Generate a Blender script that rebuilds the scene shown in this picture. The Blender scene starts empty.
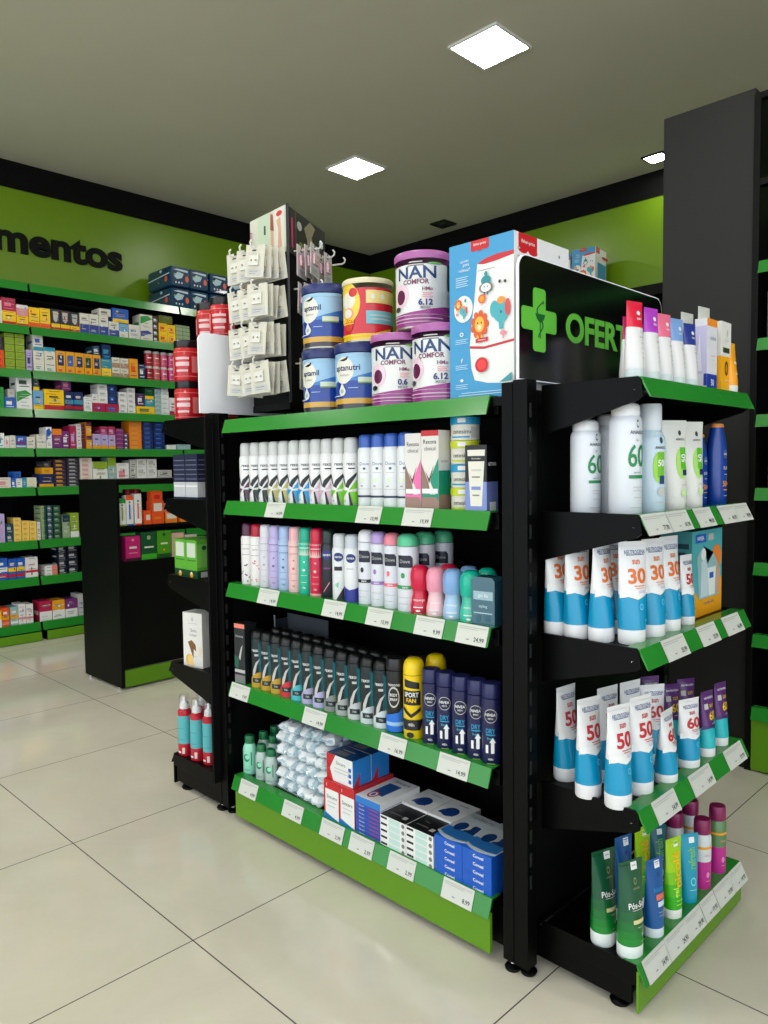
import bpy, bmesh, math, random
from mathutils import Vector, Matrix, noise
random.seed(7)
PI = math.pi
COL = bpy.context.scene.collection
# ------------------------------------------------------------------ colours and materials
PAL = dict(white=(232,232,230), cream=(222,219,205), greyl=(190,190,186), grey=(120,120,120), dgrey=(46,48,54),
 black=(10,10,11), ink=(22,22,26), red=(196,28,36), crim=(178,30,74), rose=(226,140,150), pink=(236,110,140),
 yel=(244,200,20), oyel=(232,160,24), yelp=(240,208,110), orr=(232,84,30), oran=(236,130,30), olive=(96,100,24),
 lime=(140,170,40), green=(40,150,60), dgreen=(14,74,50), sage=(150,170,130), teal=(30,150,180), dteal=(18,62,82),
 gteal=(150,185,185), navy=(22,42,96), navyd=(14,20,44), blue=(36,96,190), lblue=(110,170,215), dblue=(50,70,150),
 lav=(180,165,215), purple=(120,44,120), purpled=(66,34,86), plumd=(52,42,62), brown=(60,44,48), brownl=(176,140,110),
 maroon=(110,34,50), salm=(232,130,110), skin=(206,160,132))
def lin(c):
    r = []
    for v in c:
        v /= 255.0
        r.append(v / 12.92 if v <= 0.04045 else ((v + 0.055) / 1.055) ** 2.4)
    return (*r, 1.0)
MC = {}
def M(c, rough=0.45, metal=0.0, spec=0.5, coat=0.0):
    key = (c, rough, metal, spec, coat)
    if key in MC: return MC[key]
    m = bpy.data.materials.new('mat_%s' % (c if isinstance(c, str) else '_'.join(map(str, c))))
    m.use_nodes = True
    b = m.node_tree.nodes['Principled BSDF']
    b.inputs['Base Color'].default_value = lin(PAL[c] if isinstance(c, str) else c)
    b.inputs['Roughness'].default_value = rough
    b.inputs['Metallic'].default_value = metal
    b.inputs['Specular IOR Level'].default_value = spec
    b.inputs['Coat Weight'].default_value = coat
    MC[key] = m
    return m
def noisy(name, c1, c2, scale, rough, bump=0.0, spec=0.5):
    m = bpy.data.materials.new(name); m.use_nodes = True
    nt = m.node_tree; b = nt.nodes['Principled BSDF']
    tc = nt.nodes.new('ShaderNodeTexCoord'); n = nt.nodes.new('ShaderNodeTexNoise')
    n.inputs['Scale'].default_value = scale; n.inputs['Detail'].default_value = 4
    nt.links.new(tc.outputs['Object'], n.inputs['Vector'])
    mx = nt.nodes.new('ShaderNodeMix'); mx.data_type = 'RGBA'
    mx.inputs[6].default_value = lin(c1); mx.inputs[7].default_value = lin(c2)
    nt.links.new(n.outputs['Fac'], mx.inputs[0]); nt.links.new(mx.outputs[2], b.inputs['Base Color'])
    b.inputs['Roughness'].default_value = rough; b.inputs['Specular IOR Level'].default_value = spec
    if bump:
        bp = nt.nodes.new('ShaderNodeBump'); bp.inputs['Strength'].default_value = bump; bp.inputs['Distance'].default_value = 0.002
        nt.links.new(n.outputs['Fac'], bp.inputs['Height']); nt.links.new(bp.outputs['Normal'], b.inputs['Normal'])
    return m
METAL = noisy('black_powder_coat', (1,1,1), (3,3,3), 40, 0.40, 0.05, 0.12)
BOARD = noisy('black_melamine', (3,3,2), (6,6,5), 6, 0.5, 0.0, 0.15)
BACKP = noisy('black_back_panel', (2,2,2), (4,4,4), 8, 0.6, 0.0, 0.15)
RAIL = noisy('green_price_rail', (34,124,40), (42,136,46), 5, 0.2, 0.0, 0.5)
KICK = noisy('lime_kick_plate', (88,138,6), (94,146,8), 4, 0.4)
CHROME = M((190,190,190), 0.2, 1.0)
CARD = M((204,206,198), 0.55)
INK = M('ink', 0.5)

# ------------------------------------------------------------------ mesh builder
class MB:
    def __init__(s): s.v = []; s.f = []; s.m = []; s.sm = []; s.mats = []
    def slot(s, m):
        if m not in s.mats: s.mats.append(m)
        return s.mats.index(m)
    def add(s, vs, fs, mat, smooth=False):
        o = len(s.v); s.v += [tuple(p) for p in vs]; k = s.slot(mat)
        for f in fs:
            s.f.append(tuple(i + o for i in f)); s.m.append(k); s.sm.append(smooth)
    def box(s, a, b, mat):
        x0, y0, z0 = a; x1, y1, z1 = b
        s.add([(x0,y0,z0),(x1,y0,z0),(x1,y1,z0),(x0,y1,z0),(x0,y0,z1),(x1,y0,z1),(x1,y1,z1),(x0,y1,z1)],
              [(0,3,2,1),(4,5,6,7),(0,1,5,4),(1,2,6,5),(2,3,7,6),(3,0,4,7)], mat)
    def prism(s, pts, axis, a, b, mat):
        # pts: 2D outline in the two remaining axes, extruded from a to b along axis
        n = len(pts)
        def P(p, t):
            if axis == 0: return (t, p[0], p[1])
            if axis == 1: return (p[0], t, p[1])
            return (p[0], p[1], t)
        vs = [P(p, a) for p in pts] + [P(p, b) for p in pts]
        fs = [tuple(range(n)), tuple(range(2*n-1, n-1, -1))] + [(i, i+n, (i+1) % n + n, (i+1) % n) for i in range(n)]
        s.add(vs, fs, mat)
    def lathe(s, prof, segs=24, c=(0,0,0), sy=1.0):
        # prof: list of (r, z, mat) ; mat colours the band up to the next ring
        rings = []
        for i in range(len(prof) - 1):
            r0, z0, m = prof[i]; r1, z1 = prof[i+1][:2]
            vs = []
            for r, z in ((r0, z0), (r1, z1)):
                for k in range(segs):
                    a = 2*PI*k/segs
                    vs.append((c[0] + r*math.cos(a), c[1] + r*sy*math.sin(a), c[2] + z))
            s.add(vs, [(k, (k+1) % segs, (k+1) % segs + segs, k + segs) for k in range(segs)], m, True)
    def tube(s, path, r, mat, segs=8):
        path = [Vector(p) for p in path]; n = len(path); vs = []
        for i, p in enumerate(path):
            t = (path[min(i+1, n-1)] - path[max(i-1, 0)]).normalized()
            a = t.orthogonal().normalized() if i == 0 else (a - t * a.dot(t)).normalized()
            b = t.cross(a)
            for k in range(segs):
                q = 2*PI*k/segs; vs.append(p + (a*math.cos(q) + b*math.sin(q))*r)
        fs = [(i*segs+k, i*segs+(k+1) % segs, (i+1)*segs+(k+1) % segs, (i+1)*segs+k) for i in range(n-1) for k in range(segs)]
        fs += [tuple(range(segs-1, -1, -1)), tuple(range((n-1)*segs, n*segs))]
        s.add(vs, fs, mat, True)
    def build(s, name, parent=None, bevel=0.0, merge=True, sharp=38):
        me = bpy.data.meshes.new(name); me.from_pydata(s.v, [], s.f)
        for m in s.mats: me.materials.append(m)
        me.polygons.foreach_set('material_index', s.m); me.polygons.foreach_set('use_smooth', s.sm)
        if merge:
            bm = bmesh.new(); bm.from_mesh(me); bmesh.ops.remove_doubles(bm, verts=bm.verts, dist=1e-6)
            bm.to_mesh(me); bm.free()
        me.update()
        if any(s.sm): me.set_sharp_from_angle(angle=math.radians(sharp))
        o = bpy.data.objects.new(name, me); COL.objects.link(o)
        if parent: o.parent = parent
        if bevel:
            b = o.modifiers.new('bevel', 'BEVEL'); b.width = bevel; b.segments = 2; b.limit_method = 'ANGLE'
        return o
# ------------------------------------------------------------------ flat graphics: text and shapes mapped on surfaces
TC = {}
def text2d(t, bold=0.02, res=2):
    key = (t, bold, res)
    if key in TC: return TC[key]
    cu = bpy.data.curves.new('t', 'FONT'); cu.body = t; cu.resolution_u = res; cu.offset = bold
    ob = bpy.data.objects.new('t', cu); me = ob.to_mesh()
    vs = [(v.co.x, v.co.y) for v in me.vertices]; fs = [tuple(p.vertices) for p in me.polygons]
    ob.to_mesh_clear(); bpy.data.objects.remove(ob); bpy.data.curves.remove(cu)
    if vs:
        x0 = min(v[0] for v in vs); x1 = max(v[0] for v in vs); y0 = min(v[1] for v in vs); y1 = max(v[1] for v in vs)
        w = (x1 - x0) / max(y1 - y0, 1e-6)
        vs = [((v[0] - (x0+x1)/2)/(y1-y0), (v[1] - (y0+y1)/2)/(y1-y0)) for v in vs]
    else: w = 1
    TC[key] = (vs, fs, w)
    return TC[key]
def shape2d(d):
    """a graphic -> (verts2d, faces, colour).  kinds: r rectangle, e ellipse, p polygon, t text, v text rotated upright"""
    k, c = d[0], d[1]
    if k == 'r':
        _, _, a, b, e, f = d; return [(a,b),(e,b),(e,f),(a,f)], [(0,1,2,3)], c
    if k == 'e':
        _, _, cx, cy, rx, ry = d; n = 22
        return [(cx + rx*math.cos(2*PI*i/n), cy + ry*math.sin(2*PI*i/n)) for i in range(n)], [tuple(range(n))], c
    if k == 'p':
        return list(d[2]), [tuple(range(len(d[2])))], c
def graphics(mb, gs, mapper, su, sv, step, rough=0.4):
    """gs in label units; su, sv = metres per unit; mapper(u_m, v_m, lift) -> point; step = strip width in metres (0 = flat)"""
    for li, d in enumerate(gs):
        if d[0] in 'tv':
            _, c, t, cx, cy, h = d[:6]; mw = d[6] if len(d) > 6 else None
            vs, fs, w = text2d(t, d[7] if len(d) > 7 else 0.02, 3 if h*sv > .012 else 2)
            hm = h * sv; wm = w * hm; sx = 1.0
            if mw: sx = min(1.0, mw * (su if d[0] == 't' else sv) / wm) if mw > 0 else -mw * (su if d[0] == 't' else sv) / wm
            if d[0] == 't': vs = [(cx*su + x*hm*sx, cy*sv + y*hm) for x, y in vs]
            else: vs = [(cx*su - y*hm, cy*sv + x*hm*sx) for x, y in vs]
        else:
            vs, fs, c = shape2d(d); vs = [(x*su, y*sv) for x, y in vs]
        bm = bmesh.new(); bv = [bm.verts.new((x, y, 0)) for x, y in vs]
        for f in fs:
            try: bm.faces.new([bv[i] for i in f])
            except Exception: pass
        if step:
            a = min(x for x, _ in vs); b = max(x for x, _ in vs); k = math.ceil(a/step)
            while k*step < b:
                bmesh.ops.bisect_plane(bm, geom=bm.verts[:] + bm.edges[:] + bm.faces[:], plane_co=(k*step, 0, 0), plane_no=(1, 0, 0), dist=1e-7)
                k += 1
        bmesh.ops.triangulate(bm, faces=bm.faces[:])
        bm.verts.ensure_lookup_table(); bm.verts.index_update()
        lift = (0.00012 if not step else 0.00025) * (li + 1) if li < 10 else (0.0012 if not step else .0025) + 0.00005*(li-9)
        out = [mapper(v.co.x, v.co.y, lift) for v in bm.verts]
        ff = []
        for f in bm.faces:
            i = [v.index for v in f.verts]
            if f.normal.z < 0: i.reverse()
            ff.append(tuple(i))
        bm.free()
        m = c if isinstance(c, bpy.types.Material) else M(c, rough)
        mb.add(out, ff, m)
# ------------------------------------------------------------------ things
def empty(name, loc=(0,0,0), rz=0.0):
    o = bpy.data.objects.new(name, None); COL.objects.link(o); o.empty_display_size = 0.02
    o.location = loc; o.rotation_euler = (0, 0, rz); return o
def tag(o, label, cat, group=None):
    o['label'] = label; o['category'] = cat
    if group: o['group'] = group
    return o
def struct(o): o['kind'] = 'structure'; return o
def copy_tree(o, parent=None):
    c = o.copy(); COL.objects.link(c); c.parent = parent
    for k in list(o.children): copy_tree(k, c)
    return c
USED = set(); PROTO = {}
def place(key, make, loc, rz, label, cat, group=None, tilt=None):
    """first use moves the original itself, later uses copy it with its parts"""
    if key not in PROTO: PROTO[key] = make(); o = PROTO[key]
    else:
        o = copy_tree(PROTO[key])
        if 'group' in o: del o['group']
    o.location = loc; o.rotation_euler = (tilt[0] if tilt else 0, tilt[1] if tilt else 0, rz)
    return tag(o, label, cat, group)
ORD = ['lowest', 'second', 'third', 'fourth', 'fifth', 'sixth', 'seventh', 'eighth', 'ninth', 'tenth']
NTH = ['first', 'second', 'third', 'fourth', 'fifth', 'sixth', 'seventh', 'eighth', 'ninth', 'tenth', 'eleventh', 'twelfth']
LAMP, SKY, EXPO = 54.0, 2.45, -0.05
FTAGS = {1: [(0.21, 0.296), (0.591, 0.677), (0.751, 0.842)], 2: [(0.164, 0.258), (0.454, 0.541), (0.622, 0.709), (0.786, 0.873), (0.912, 0.997)], 3: [(0.007, 0.104), (0.363, 0.456), (0.663, 0.751), (0.855, 0.944)], 4: [(0.045, 0.133), (0.261, 0.349), (0.429, 0.52), (0.546, 0.633), (0.688, 0.777), (0.864, 0.954)]}
ETAGS = {1: [(0.06, 0.165), (0.168, 0.266), (0.3, 0.39), (0.432, 0.522), (0.524, 0.616)], 2: [(0.152, 0.256), (0.325, 0.422), (0.465, 0.567)], 3: [(0.116, 0.219), (0.292, 0.403), (0.489, 0.596)], 4: [(0.08, 0.178), (0.18, 0.278), (0.279, 0.359), (0.362, 0.437), (0.44, 0.532), (0.534, 0.631)]}
WBOT = [1.438, 1.497, 1.558, 1.619]
# ------------------------------------------------------------------ product shapes (front faces -Y, base at z = 0)
def carton(name, w, d, h, base, front=(), right=(), left=(), top=(), back=(), rough=0.42, flap=True):
    mb = MB(); m = M(base, rough) if not isinstance(base, bpy.types.Material) else base
    mb.box((-w/2, -d/2, 0), (w/2, d/2, h), m)
    graphics(mb, front, lambda u, v, l: (u, -d/2 - l, v), w/2, h, 0)
    graphics(mb, right, lambda u, v, l: (w/2 + l, u, v), d/2, h, 0)
    graphics(mb, left, lambda u, v, l: (-w/2 - l, -u, v), d/2, h, 0)
    graphics(mb, back, lambda u, v, l: (-u, d/2 + l, v), w/2, h, 0)
    graphics(mb, top, lambda u, v, l: (u, v - d/2, h + l), w/2, d, 0)
    return mb.build(name, merge=False)
def cyl_map(rf, r0):
    return lambda u, v, l: ((rf(v)+l)*math.sin(u/r0), -(rf(v)+l)*math.cos(u/r0), v)
def interp(prof):
    def f(z):
        for (r0, z0, *_), (r1, z1, *_) in zip(prof, prof[1:]):
            if z0 <= z <= z1 and z1 > z0: return r0 + (r1-r0)*(z-z0)/(z1-z0)
        return prof[-1][0]
    return f
def aerosol(name, h, r, body, cap, style, gs, capm=None, rough=0.3, capfrac=0.78, rim=None):
    """spray can: body and cap; labels wrap round the body"""
    root = empty(name); B = M(body, rough); C = capm or M(cap, 0.35)
    hb = h*capfrac; mb = MB(); rimm = M(rim, 0.3, 0.8) if rim else B
    if style == 'straight':      # narrower cap above a rounded shoulder
        prof = [(0,0,B),(r*.93,0,rimm),(r,.003,B),(r,hb*.93,B),(r*.96,hb*.965,B),(r*.87,hb,B),(0,hb,B)]
        cp = [(r*.84,0,C),(r*.87,.004,C),(r*.85,(h-hb)*.7,C),(r*.78,h-hb-.004,C),(r*.6,h-hb-.0005,C),(r*.3,h-hb,C),(0,h-hb,C)]
    elif style == 'flat':
        prof = [(0,0,B),(r*.93,0,rimm),(r,.003,B),(r,hb,B),(r*.9,hb+.001,B),(0,hb+.001,B)]
        cp = [(r*.97,.001,C),(r*.99,.004,C),(r*.97,h-hb-.006,C),(r*.88,h-hb-.001,C),(0,h-hb,C)]
    else:                        # dome
        prof = [(0,0,B),(r*.93,0,rimm),(r,.003,B),(r,hb,B),(r*.9,hb+.001,B),(0,hb+.001,B)]
        n = 8; H = h-hb
        cp = [(r*.98,.001,C)] + [(r*.98*math.cos(PI/2*i/n)**.55, H*.35+H*.65*math.sin(PI/2*i/n), C) for i in range(n)] + [(0,H,C)]
    mb.lathe(prof, 22)
    graphics(mb, gs, cyl_map(interp(prof), r), r, h, .006)
    mb.build('body', root)
    cb = MB(); cb.lathe(cp, 20, (0,0,hb+ (0 if style == 'straight' else .0008)))
    cb.build('cap', root)
    return root
def rollon(name, h, r, body, cap, gs):
    root = empty(name); B = M(body, .25, coat=.3); C = M(cap, .3); mb = MB(); n = 10
    prof = [(0,0,B),(r*.9,0,B),(r*.98,.003,B),(r*.98,h*.18,B),(r*.8,h*.38,B),(r*.74,h*.46,B),(r*.8,h*.53,B),(0,h*.53,B)]
    mb.lathe(prof, 22); graphics(mb, gs, cyl_map(interp(prof), r*.9), r, h, .006); mb.build('bottle', root)
    cb = MB(); z = h*.52
    cb.lathe([(0,z,C),(r*.88,z,C),(r*.93,z+h*.02,C),(r*.97,z+h*.24,C)] + [(r*.97*math.cos(PI/2*i/n)**.5, z+h*.22+h*.26*math.sin(PI/2*i/n), C) for i in range(1, n)] + [(0,h,C)], 22)
    cb.build('cap', root); return root
def can(name, h, r, mats, lidc, gs, lidh=.1, rimc=None):
    """tin: mats = list of (height fraction, colour) from the foot upward"""
    root = empty(name); mb = MB(); fr = [(0.0, mats[0][1])] + [(a, c) for a, c in mats]
    R = M((170,165,150), .3, .8)
    prof = [(0,0,R),(r*.96,0,R),(r,.002,R),(r,.006,R)]
    hb = h*(1-lidh); z = .006
    for top, c in mats:
        prof.append((r*.985, z, M(c, .22, spec=.6))); z = hb*top
    prof.append((r*.985, z-.0005, R)); prof += [(r, z, R), (0, z, R)]
    mb.lathe(prof, 40)
    graphics(mb, gs, cyl_map(lambda v: r*.985, r*.985), r, h, .007, .25)
    mb.build('body', root)
    L = M(lidc, .35); cb = MB()
    cb.lathe([(r*1.02,hb-.004,L),(r*1.03,hb,L),(r*1.03,h-.004,L),(r*.99,h,L),(r*.95,h,L),(r*.93,h-.003,L),(0,h-.003,L)], 40)
    cb.build('lid', root); return root
def squeeze(name, h, w, d, body, cap, gs, caph=.14, bands=(), capw=.86, crimp=True):
    """squeeze tube standing on its cap: round at the foot, pressed flat at the crimped top"""
    root = empty(name); B = M(body, .32, coat=.2); n = 28; zc = h*caph
    def ab(z):
        t = min(max((z - zc)/(h - zc), 0), 1)
        return w/2*(capw + (1-capw)*t), d/2*max((1 - t**1.35), .035)
    mb = MB(); rings = 14
    cols = sorted([(a, c) for a, c in bands])
    zs = sorted(set([zc + (h-zc)*i/rings for i in range(rings+1)] + [h*a for a, _ in cols if h*a > zc] + [h*.955]))
    def colr(z):
        c = B
        for a, k in cols:
            if z >= h*a - 1e-6: c = M(k, .32, coat=.2)
        return c
    for z0, z1 in zip(zs, zs[1:]):
        vs = []
        for z in (z0, z1):
            a, b = ab(z)
            if z1 > h*.956: b = w*.012
            for k in range(n):
                q = 2*PI*k/n; vs.append((a*math.cos(q), b*math.sin(q), z))
        mb.add(vs, [(k, (k+1) % n, (k+1) % n + n, k+n) for k in range(n)], colr(z0), True)
    a, b = ab(h); mb.add([(a*math.cos(2*PI*k/n), w*.012*math.sin(2*PI*k/n), h) for k in range(n)], [tuple(range(n))], colr(h))
    def mp(u, v, l):
        a, b = ab(v); t = max(-0.98, min(.98, u/a))
        if v > h*.953: b = w*.012
        return (u, -b*math.sqrt(1-t*t) - l, v)
    graphics(mb, gs, mp, w/2, h, .005)
    mb.build('body', root, sharp=50)
    C = M(cap, .35); cb = MB(); a = w/2*capw*1.0; sy = d/w/capw
    cb.lathe([(0,0,C),(a*.93,0,C),(a*.98,.003,C),(a*1.0,zc-.003,C),(a*.97,zc,C),(0,zc,C)], 28, (0,0,0), sy)
    cb.build('cap', root); return root
def bottle(name, h, r, bands, cap, gs, caph=.22, capr=.7, sy=1.0, shoulder=.1, capc=None):
    """lathe bottle with a cylinder body, shoulder and narrower cap; bands = (fraction of h, colour) upward"""
    root = empty(name); mb = MB(); hb = h*(1-caph)
    pr = [(0,0),(r*.92,0),(r,.004)]
    zs = [a*h for a, _ in bands]
    B = lambda z: M([c for a, c in bands if z < a*h + 1e-6][0] if [c for a, c in bands if z < a*h + 1e-6] else bands[-1][1], .25, coat=.2)
    zt = hb*(1-shoulder); pts = [(0,0),(r*.92,0),(r,.004)] + [(r, z) for z in zs if .004 < z < zt] + [(r, zt), (r*.93, zt+(hb-zt)*.4), (r*capr, hb), (0, hb)]
    prof = [(p[0], p[1], B((p[1]+q[1])/2)) for p, q in zip(pts, pts[1:])] + [(0, hb, B(hb))]
    mb.lathe(prof, 24, sy=sy)
    rf = interp(prof)
    graphics(mb, gs, lambda u, v, l: ((rf(v)+l)*math.sin(u/r), -(rf(v)*sy+l)*math.cos(u/r), v), r, h, .006)
    mb.build('body', root)
    C = M(cap, .35); cb = MB(); q = r*capr
    cb.lathe([(0,hb,C),(q*1.05,hb,C),(q*1.08,hb+.003,C),(q*1.05,h-.004,C),(q*.95,h,C),(0,h,C)], 22, sy=sy)
    cb.build('cap', root); return root
# ------------------------------------------------------------------ the room
H = 3.2; WX = -3.5; WY = 4.05
def floor_mat():
    m = bpy.data.materials.new('porcelain_tiles'); m.use_nodes = True; nt = m.node_tree; b = nt.nodes['Principled BSDF']
    N = nt.nodes.new; L = nt.links.new
    tc = N('ShaderNodeTexCoord'); mp = N('ShaderNodeMapping'); sep = N('ShaderNodeSeparateXYZ')
    mp.inputs['Location'].default_value = (0.222, 0.4185, 0); L(tc.outputs['Object'], mp.inputs[0]); L(mp.outputs[0], sep.inputs[0])
    T = 0.668; g = 0.0016; masks = []
    for ax in ('X', 'Y'):
        d = N('ShaderNodeMath'); d.operation = 'DIVIDE'; L(sep.outputs[ax], d.inputs[0]); d.inputs[1].default_value = T
        a = N('ShaderNodeMath'); a.operation = 'ADD'; L(d.outputs[0], a.inputs[0]); a.inputs[1].default_value = 100.5
        f = N('ShaderNodeMath'); f.operation = 'FRACT'; L(a.outputs[0], f.inputs[0])
        s = N('ShaderNodeMath'); s.operation = 'SUBTRACT'; L(f.outputs[0], s.inputs[0]); s.inputs[1].default_value = .5
        q = N('ShaderNodeMath'); q.operation = 'ABSOLUTE'; L(s.outputs[0], q.inputs[0])
        c = N('ShaderNodeMath'); c.operation = 'LESS_THAN'; L(q.outputs[0], c.inputs[0]); c.inputs[1].default_value = g/T
        masks.append(c)
    mxm = N('ShaderNodeMath'); mxm.operation = 'MAXIMUM'; L(masks[0].outputs[0], mxm.inputs[0]); L(masks[1].outputs[0], mxm.inputs[1])
    n = N('ShaderNodeTexNoise'); n.inputs['Scale'].default_value = 2.2; n.inputs['Detail'].default_value = 9; n.inputs['Roughness'].default_value = .65; n.inputs['Distortion'].default_value = 1.2
    L(tc.outputs['Object'], n.inputs['Vector'])
    cr = N('ShaderNodeValToRGB'); cr.color_ramp.elements[0].position = .3; cr.color_ramp.elements[1].position = .75
    cr.color_ramp.elements[0].color = lin((202,196,179)); cr.color_ramp.elements[1].color = lin((213,207,191))
    L(n.outputs['Fac'], cr.inputs[0])
    mx = N('ShaderNodeMix'); mx.data_type = 'RGBA'; L(mxm.outputs[0], mx.inputs[0]); L(cr.outputs[0], mx.inputs[6]); mx.inputs[7].default_value = lin((62,60,54))
    L(mx.outputs[2], b.inputs['Base Color'])
    r = N('ShaderNodeMix'); L(mxm.outputs[0], r.inputs[0]); r.inputs[2].default_value = .075; r.inputs[3].default_value = .8; L(r.outputs[0], b.inputs['Roughness'])
    return m
def slab(name, a, b, mat):
    mb = MB(); mb.box(a, b, mat); return struct(mb.build(name))
slab('floor', (WX-.1, -6.0, -.05), (4.6, WY+.1, 0), floor_mat())
PAINT = noisy('ceiling_paint', (204,199,178), (209,205,186), 3, .85)
cmb = MB(); cmb.box((WX-.1, -4.6, H), (4.6, WY+.1, H+.1), PAINT); struct(cmb.build('ceiling'))
GREEN = noisy('green_wall_panel', (104,140,8), (110,146,12), 3, .33)
DARKW = noisy('black_wall_paint', (4,4,4), (6,6,5), 5, .85, 0, .2)
slab('wall_left', (WX-.1, -4.6, 0), (WX, WY+.1, H), DARKW)
slab('wall_back', (WX, WY, 0), (4.6, WY+.1, H), DARKW)
slab('wall_right', (4.5, .6, 0), (4.6, WY, H), noisy('light_wall_paint', (215,213,205), (222,220,212), 4, .8))
slab('trim_1', (WX, -4.6, 3.02), (WX+.02, WY, H), DARKW)
slab('trim_2', (WX+.02, WY-.02, 3.02), (4.5, WY, H), DARKW)
slab('trim_3', (WX, -4.6, 2.30), (WX+.012, WY-.02, 3.02), GREEN)
slab('trim_4', (WX+.012, WY-.012, 2.30), (4.5, WY, 3.02), GREEN)

def text_mesh(name, s, mat, height, depth, fn, bold=.03, width=None):
    """solid raised letters; fn(u, v, w) -> point"""
    vs, fs, w = text2d(s, bold, 6); sx = (width/(w*height)) if width else 1
    mb = MB(); bm = bmesh.new(); bv = [bm.verts.new((x*height*sx, y*height, 0)) for x, y in vs]
    for f in fs:
        try: bm.faces.new([bv[i] for i in f])
        except Exception: pass
    bmesh.ops.remove_doubles(bm, verts=bm.verts, dist=1e-6)
    g = bmesh.ops.extrude_face_region(bm, geom=bm.faces[:]); 
    bmesh.ops.translate(bm, verts=[e for e in g['geom'] if isinstance(e, bmesh.types.BMVert)], vec=(0,0,depth))
    bmesh.ops.recalc_face_normals(bm, faces=bm.faces[:])
    bm.verts.index_update(); mb.add([fn(*v.co) for v in bm.verts], [tuple(v.index for v in f.verts) for f in bm.faces], mat); bm.free()
    return mb.build(name)
# wall lettering: the word runs out of the picture on the left
o = text_mesh('wall_lettering', 'Medicamentos', M((5,8,4), .6, 0, .2), .20, .012, lambda u, v, w: (WX+.0125+w, .55+u, 2.69+v), .036, 1.76)
tag(o, 'black raised wall lettering ending in mentos on the green panel', 'sign')

# ------------------------------------------------------------------ ceiling lights
EM = bpy.data.materials.new('led_diffuser'); EM.use_nodes = True
bb = EM.node_tree.nodes['Principled BSDF']; bb.inputs['Emission Color'].default_value = (1, .97, .90, 1); bb.inputs['Emission Strength'].default_value = LAMP
bb.inputs['Base Color'].default_value = (.9,.9,.9,1)
def lamp(x, y, s, label, lit=True, rz=0.0):
    t = empty('ceiling_light', (x, y, H), rz); tag(t, label, 'ceiling light')
    f = MB(); w = s/2; e = .012
    for a, b in (((-w-e,-w-e),(w+e,-w)), ((-w-e,w),(w+e,w+e)), ((-w-e,-w),(-w,w)), ((w,-w),(w+e,w))):
        f.box((a[0],a[1],-.012), (b[0],b[1],0), M((225,225,220), .4) if s > .2 else M((30,30,30), .5))
    f.build('frame', t)
    d = MB(); d.box((-w,-w,-.008), (w,w,-.001), EM if lit else M((12,12,12), .3)); 
    if not lit: d.lathe([(w*.55,-.016,M((60,60,58),.3)),(w*.6,-.010,M((40,40,40),.3)),(0,-.009,M((150,150,140),.3))], 16)
    d.build('diffuser', t); return t
lamp(-.385, 1.865, .275, 'larger nearer square ceiling light, lit, above the middle shelves')
lamp(-1.965, 2.43, .275, 'smaller looking square ceiling light, lit, farther back at left')
lamp(-2.34, 3.81, .14, 'unlit small square spotlight in the ceiling near the back corner', False)
lamp(-.42, 3.80, .13, 'lit small square spotlight beside the tall black panel')
for x, y in ((.6, -.6), (2.6, .9), (-1.6, -.3), (-1.2, -2.4), (1.6, -2.6), (-2.6, -1.6)):  # extra panels out of view, added to throw light on the shelf fronts
    tag(lamp(x, y, .3, 'added square ceiling light, unseen, brightening the shelf fronts'), 'added square ceiling light, unseen, brightening the shelf fronts', 'ceiling light', 'added unseen ceiling lights')

# ------------------------------------------------------------------ shelving
def rail_lip(mb, a, b, z, x_front, drop=.041, out=.014, axis='x', mat=None):
    """sloping price rail.  axis x: runs from x=a to x=b, faces -Y at y=x_front; axis y: runs along y, faces +X"""
    pts = [(0, 0), (-out, -drop), (-out+.003, -drop), (.004, -.003), (.03, -.003), (.03, 0)]
    if axis == 'x': mb.prism([(x_front+p, z+q) for p, q in pts], 0, a, b, mat or RAIL)
    elif axis == 'y': mb.prism([(x_front-p, z+q) for p, q in pts], 1, a, b, mat or RAIL)
    else: mb.prism([(x_front+p, z+q) for p, q in pts], 1, a, b, mat or RAIL)
def price_tag(parent, a, b, z, xf, price, axis='x', drop=.041, out=.014):
    mb = MB(); g = .0016
    def P(u, v, l):       # u along, v down the slope 0..1, l lift
        p = (-out*v) - g - l; q = -drop*v
        return (u, xf+p, z+q) if axis == 'x' else (xf-p, u, z+q)
    def add(u0, u1, v0, v1, l, m): mb.add([P(u0,v1,l), P(u1,v1,l), P(u1,v0,l), P(u0,v0,l)], [(0,1,2,3)], m)
    for l, m in ((-.0006, CARD), (.0004, CARD)): add(a, b, -.02, 1.0, l, m)
    w = b-a; pale = M((176,178,172), .6)
    add(a+w*.06, b-w*.06, .10, .15, .0008, pale); add(a+w*.06, b-w*.3, .20, .24, .0008, pale)
    vs, fs, tw = text2d(price, .01); h = .26; n = len(mb.v)
    s = min(h*drop, w*.42/tw); cx = b - w*.08 - tw*s/2
    mb.add([P(cx + x*s, .72 - y*s/drop, .0009) for x, y in vs], fs, INK)
    mb.add([P(a+w*.40+u*.004, .72+v*.05, .0009) for u, v in ((-1,0),(1,0),(1,1),(-1,1))], [(0,1,2,3)], M('grey', .6))
    return mb.build('price_tag', parent, merge=False)

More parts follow.
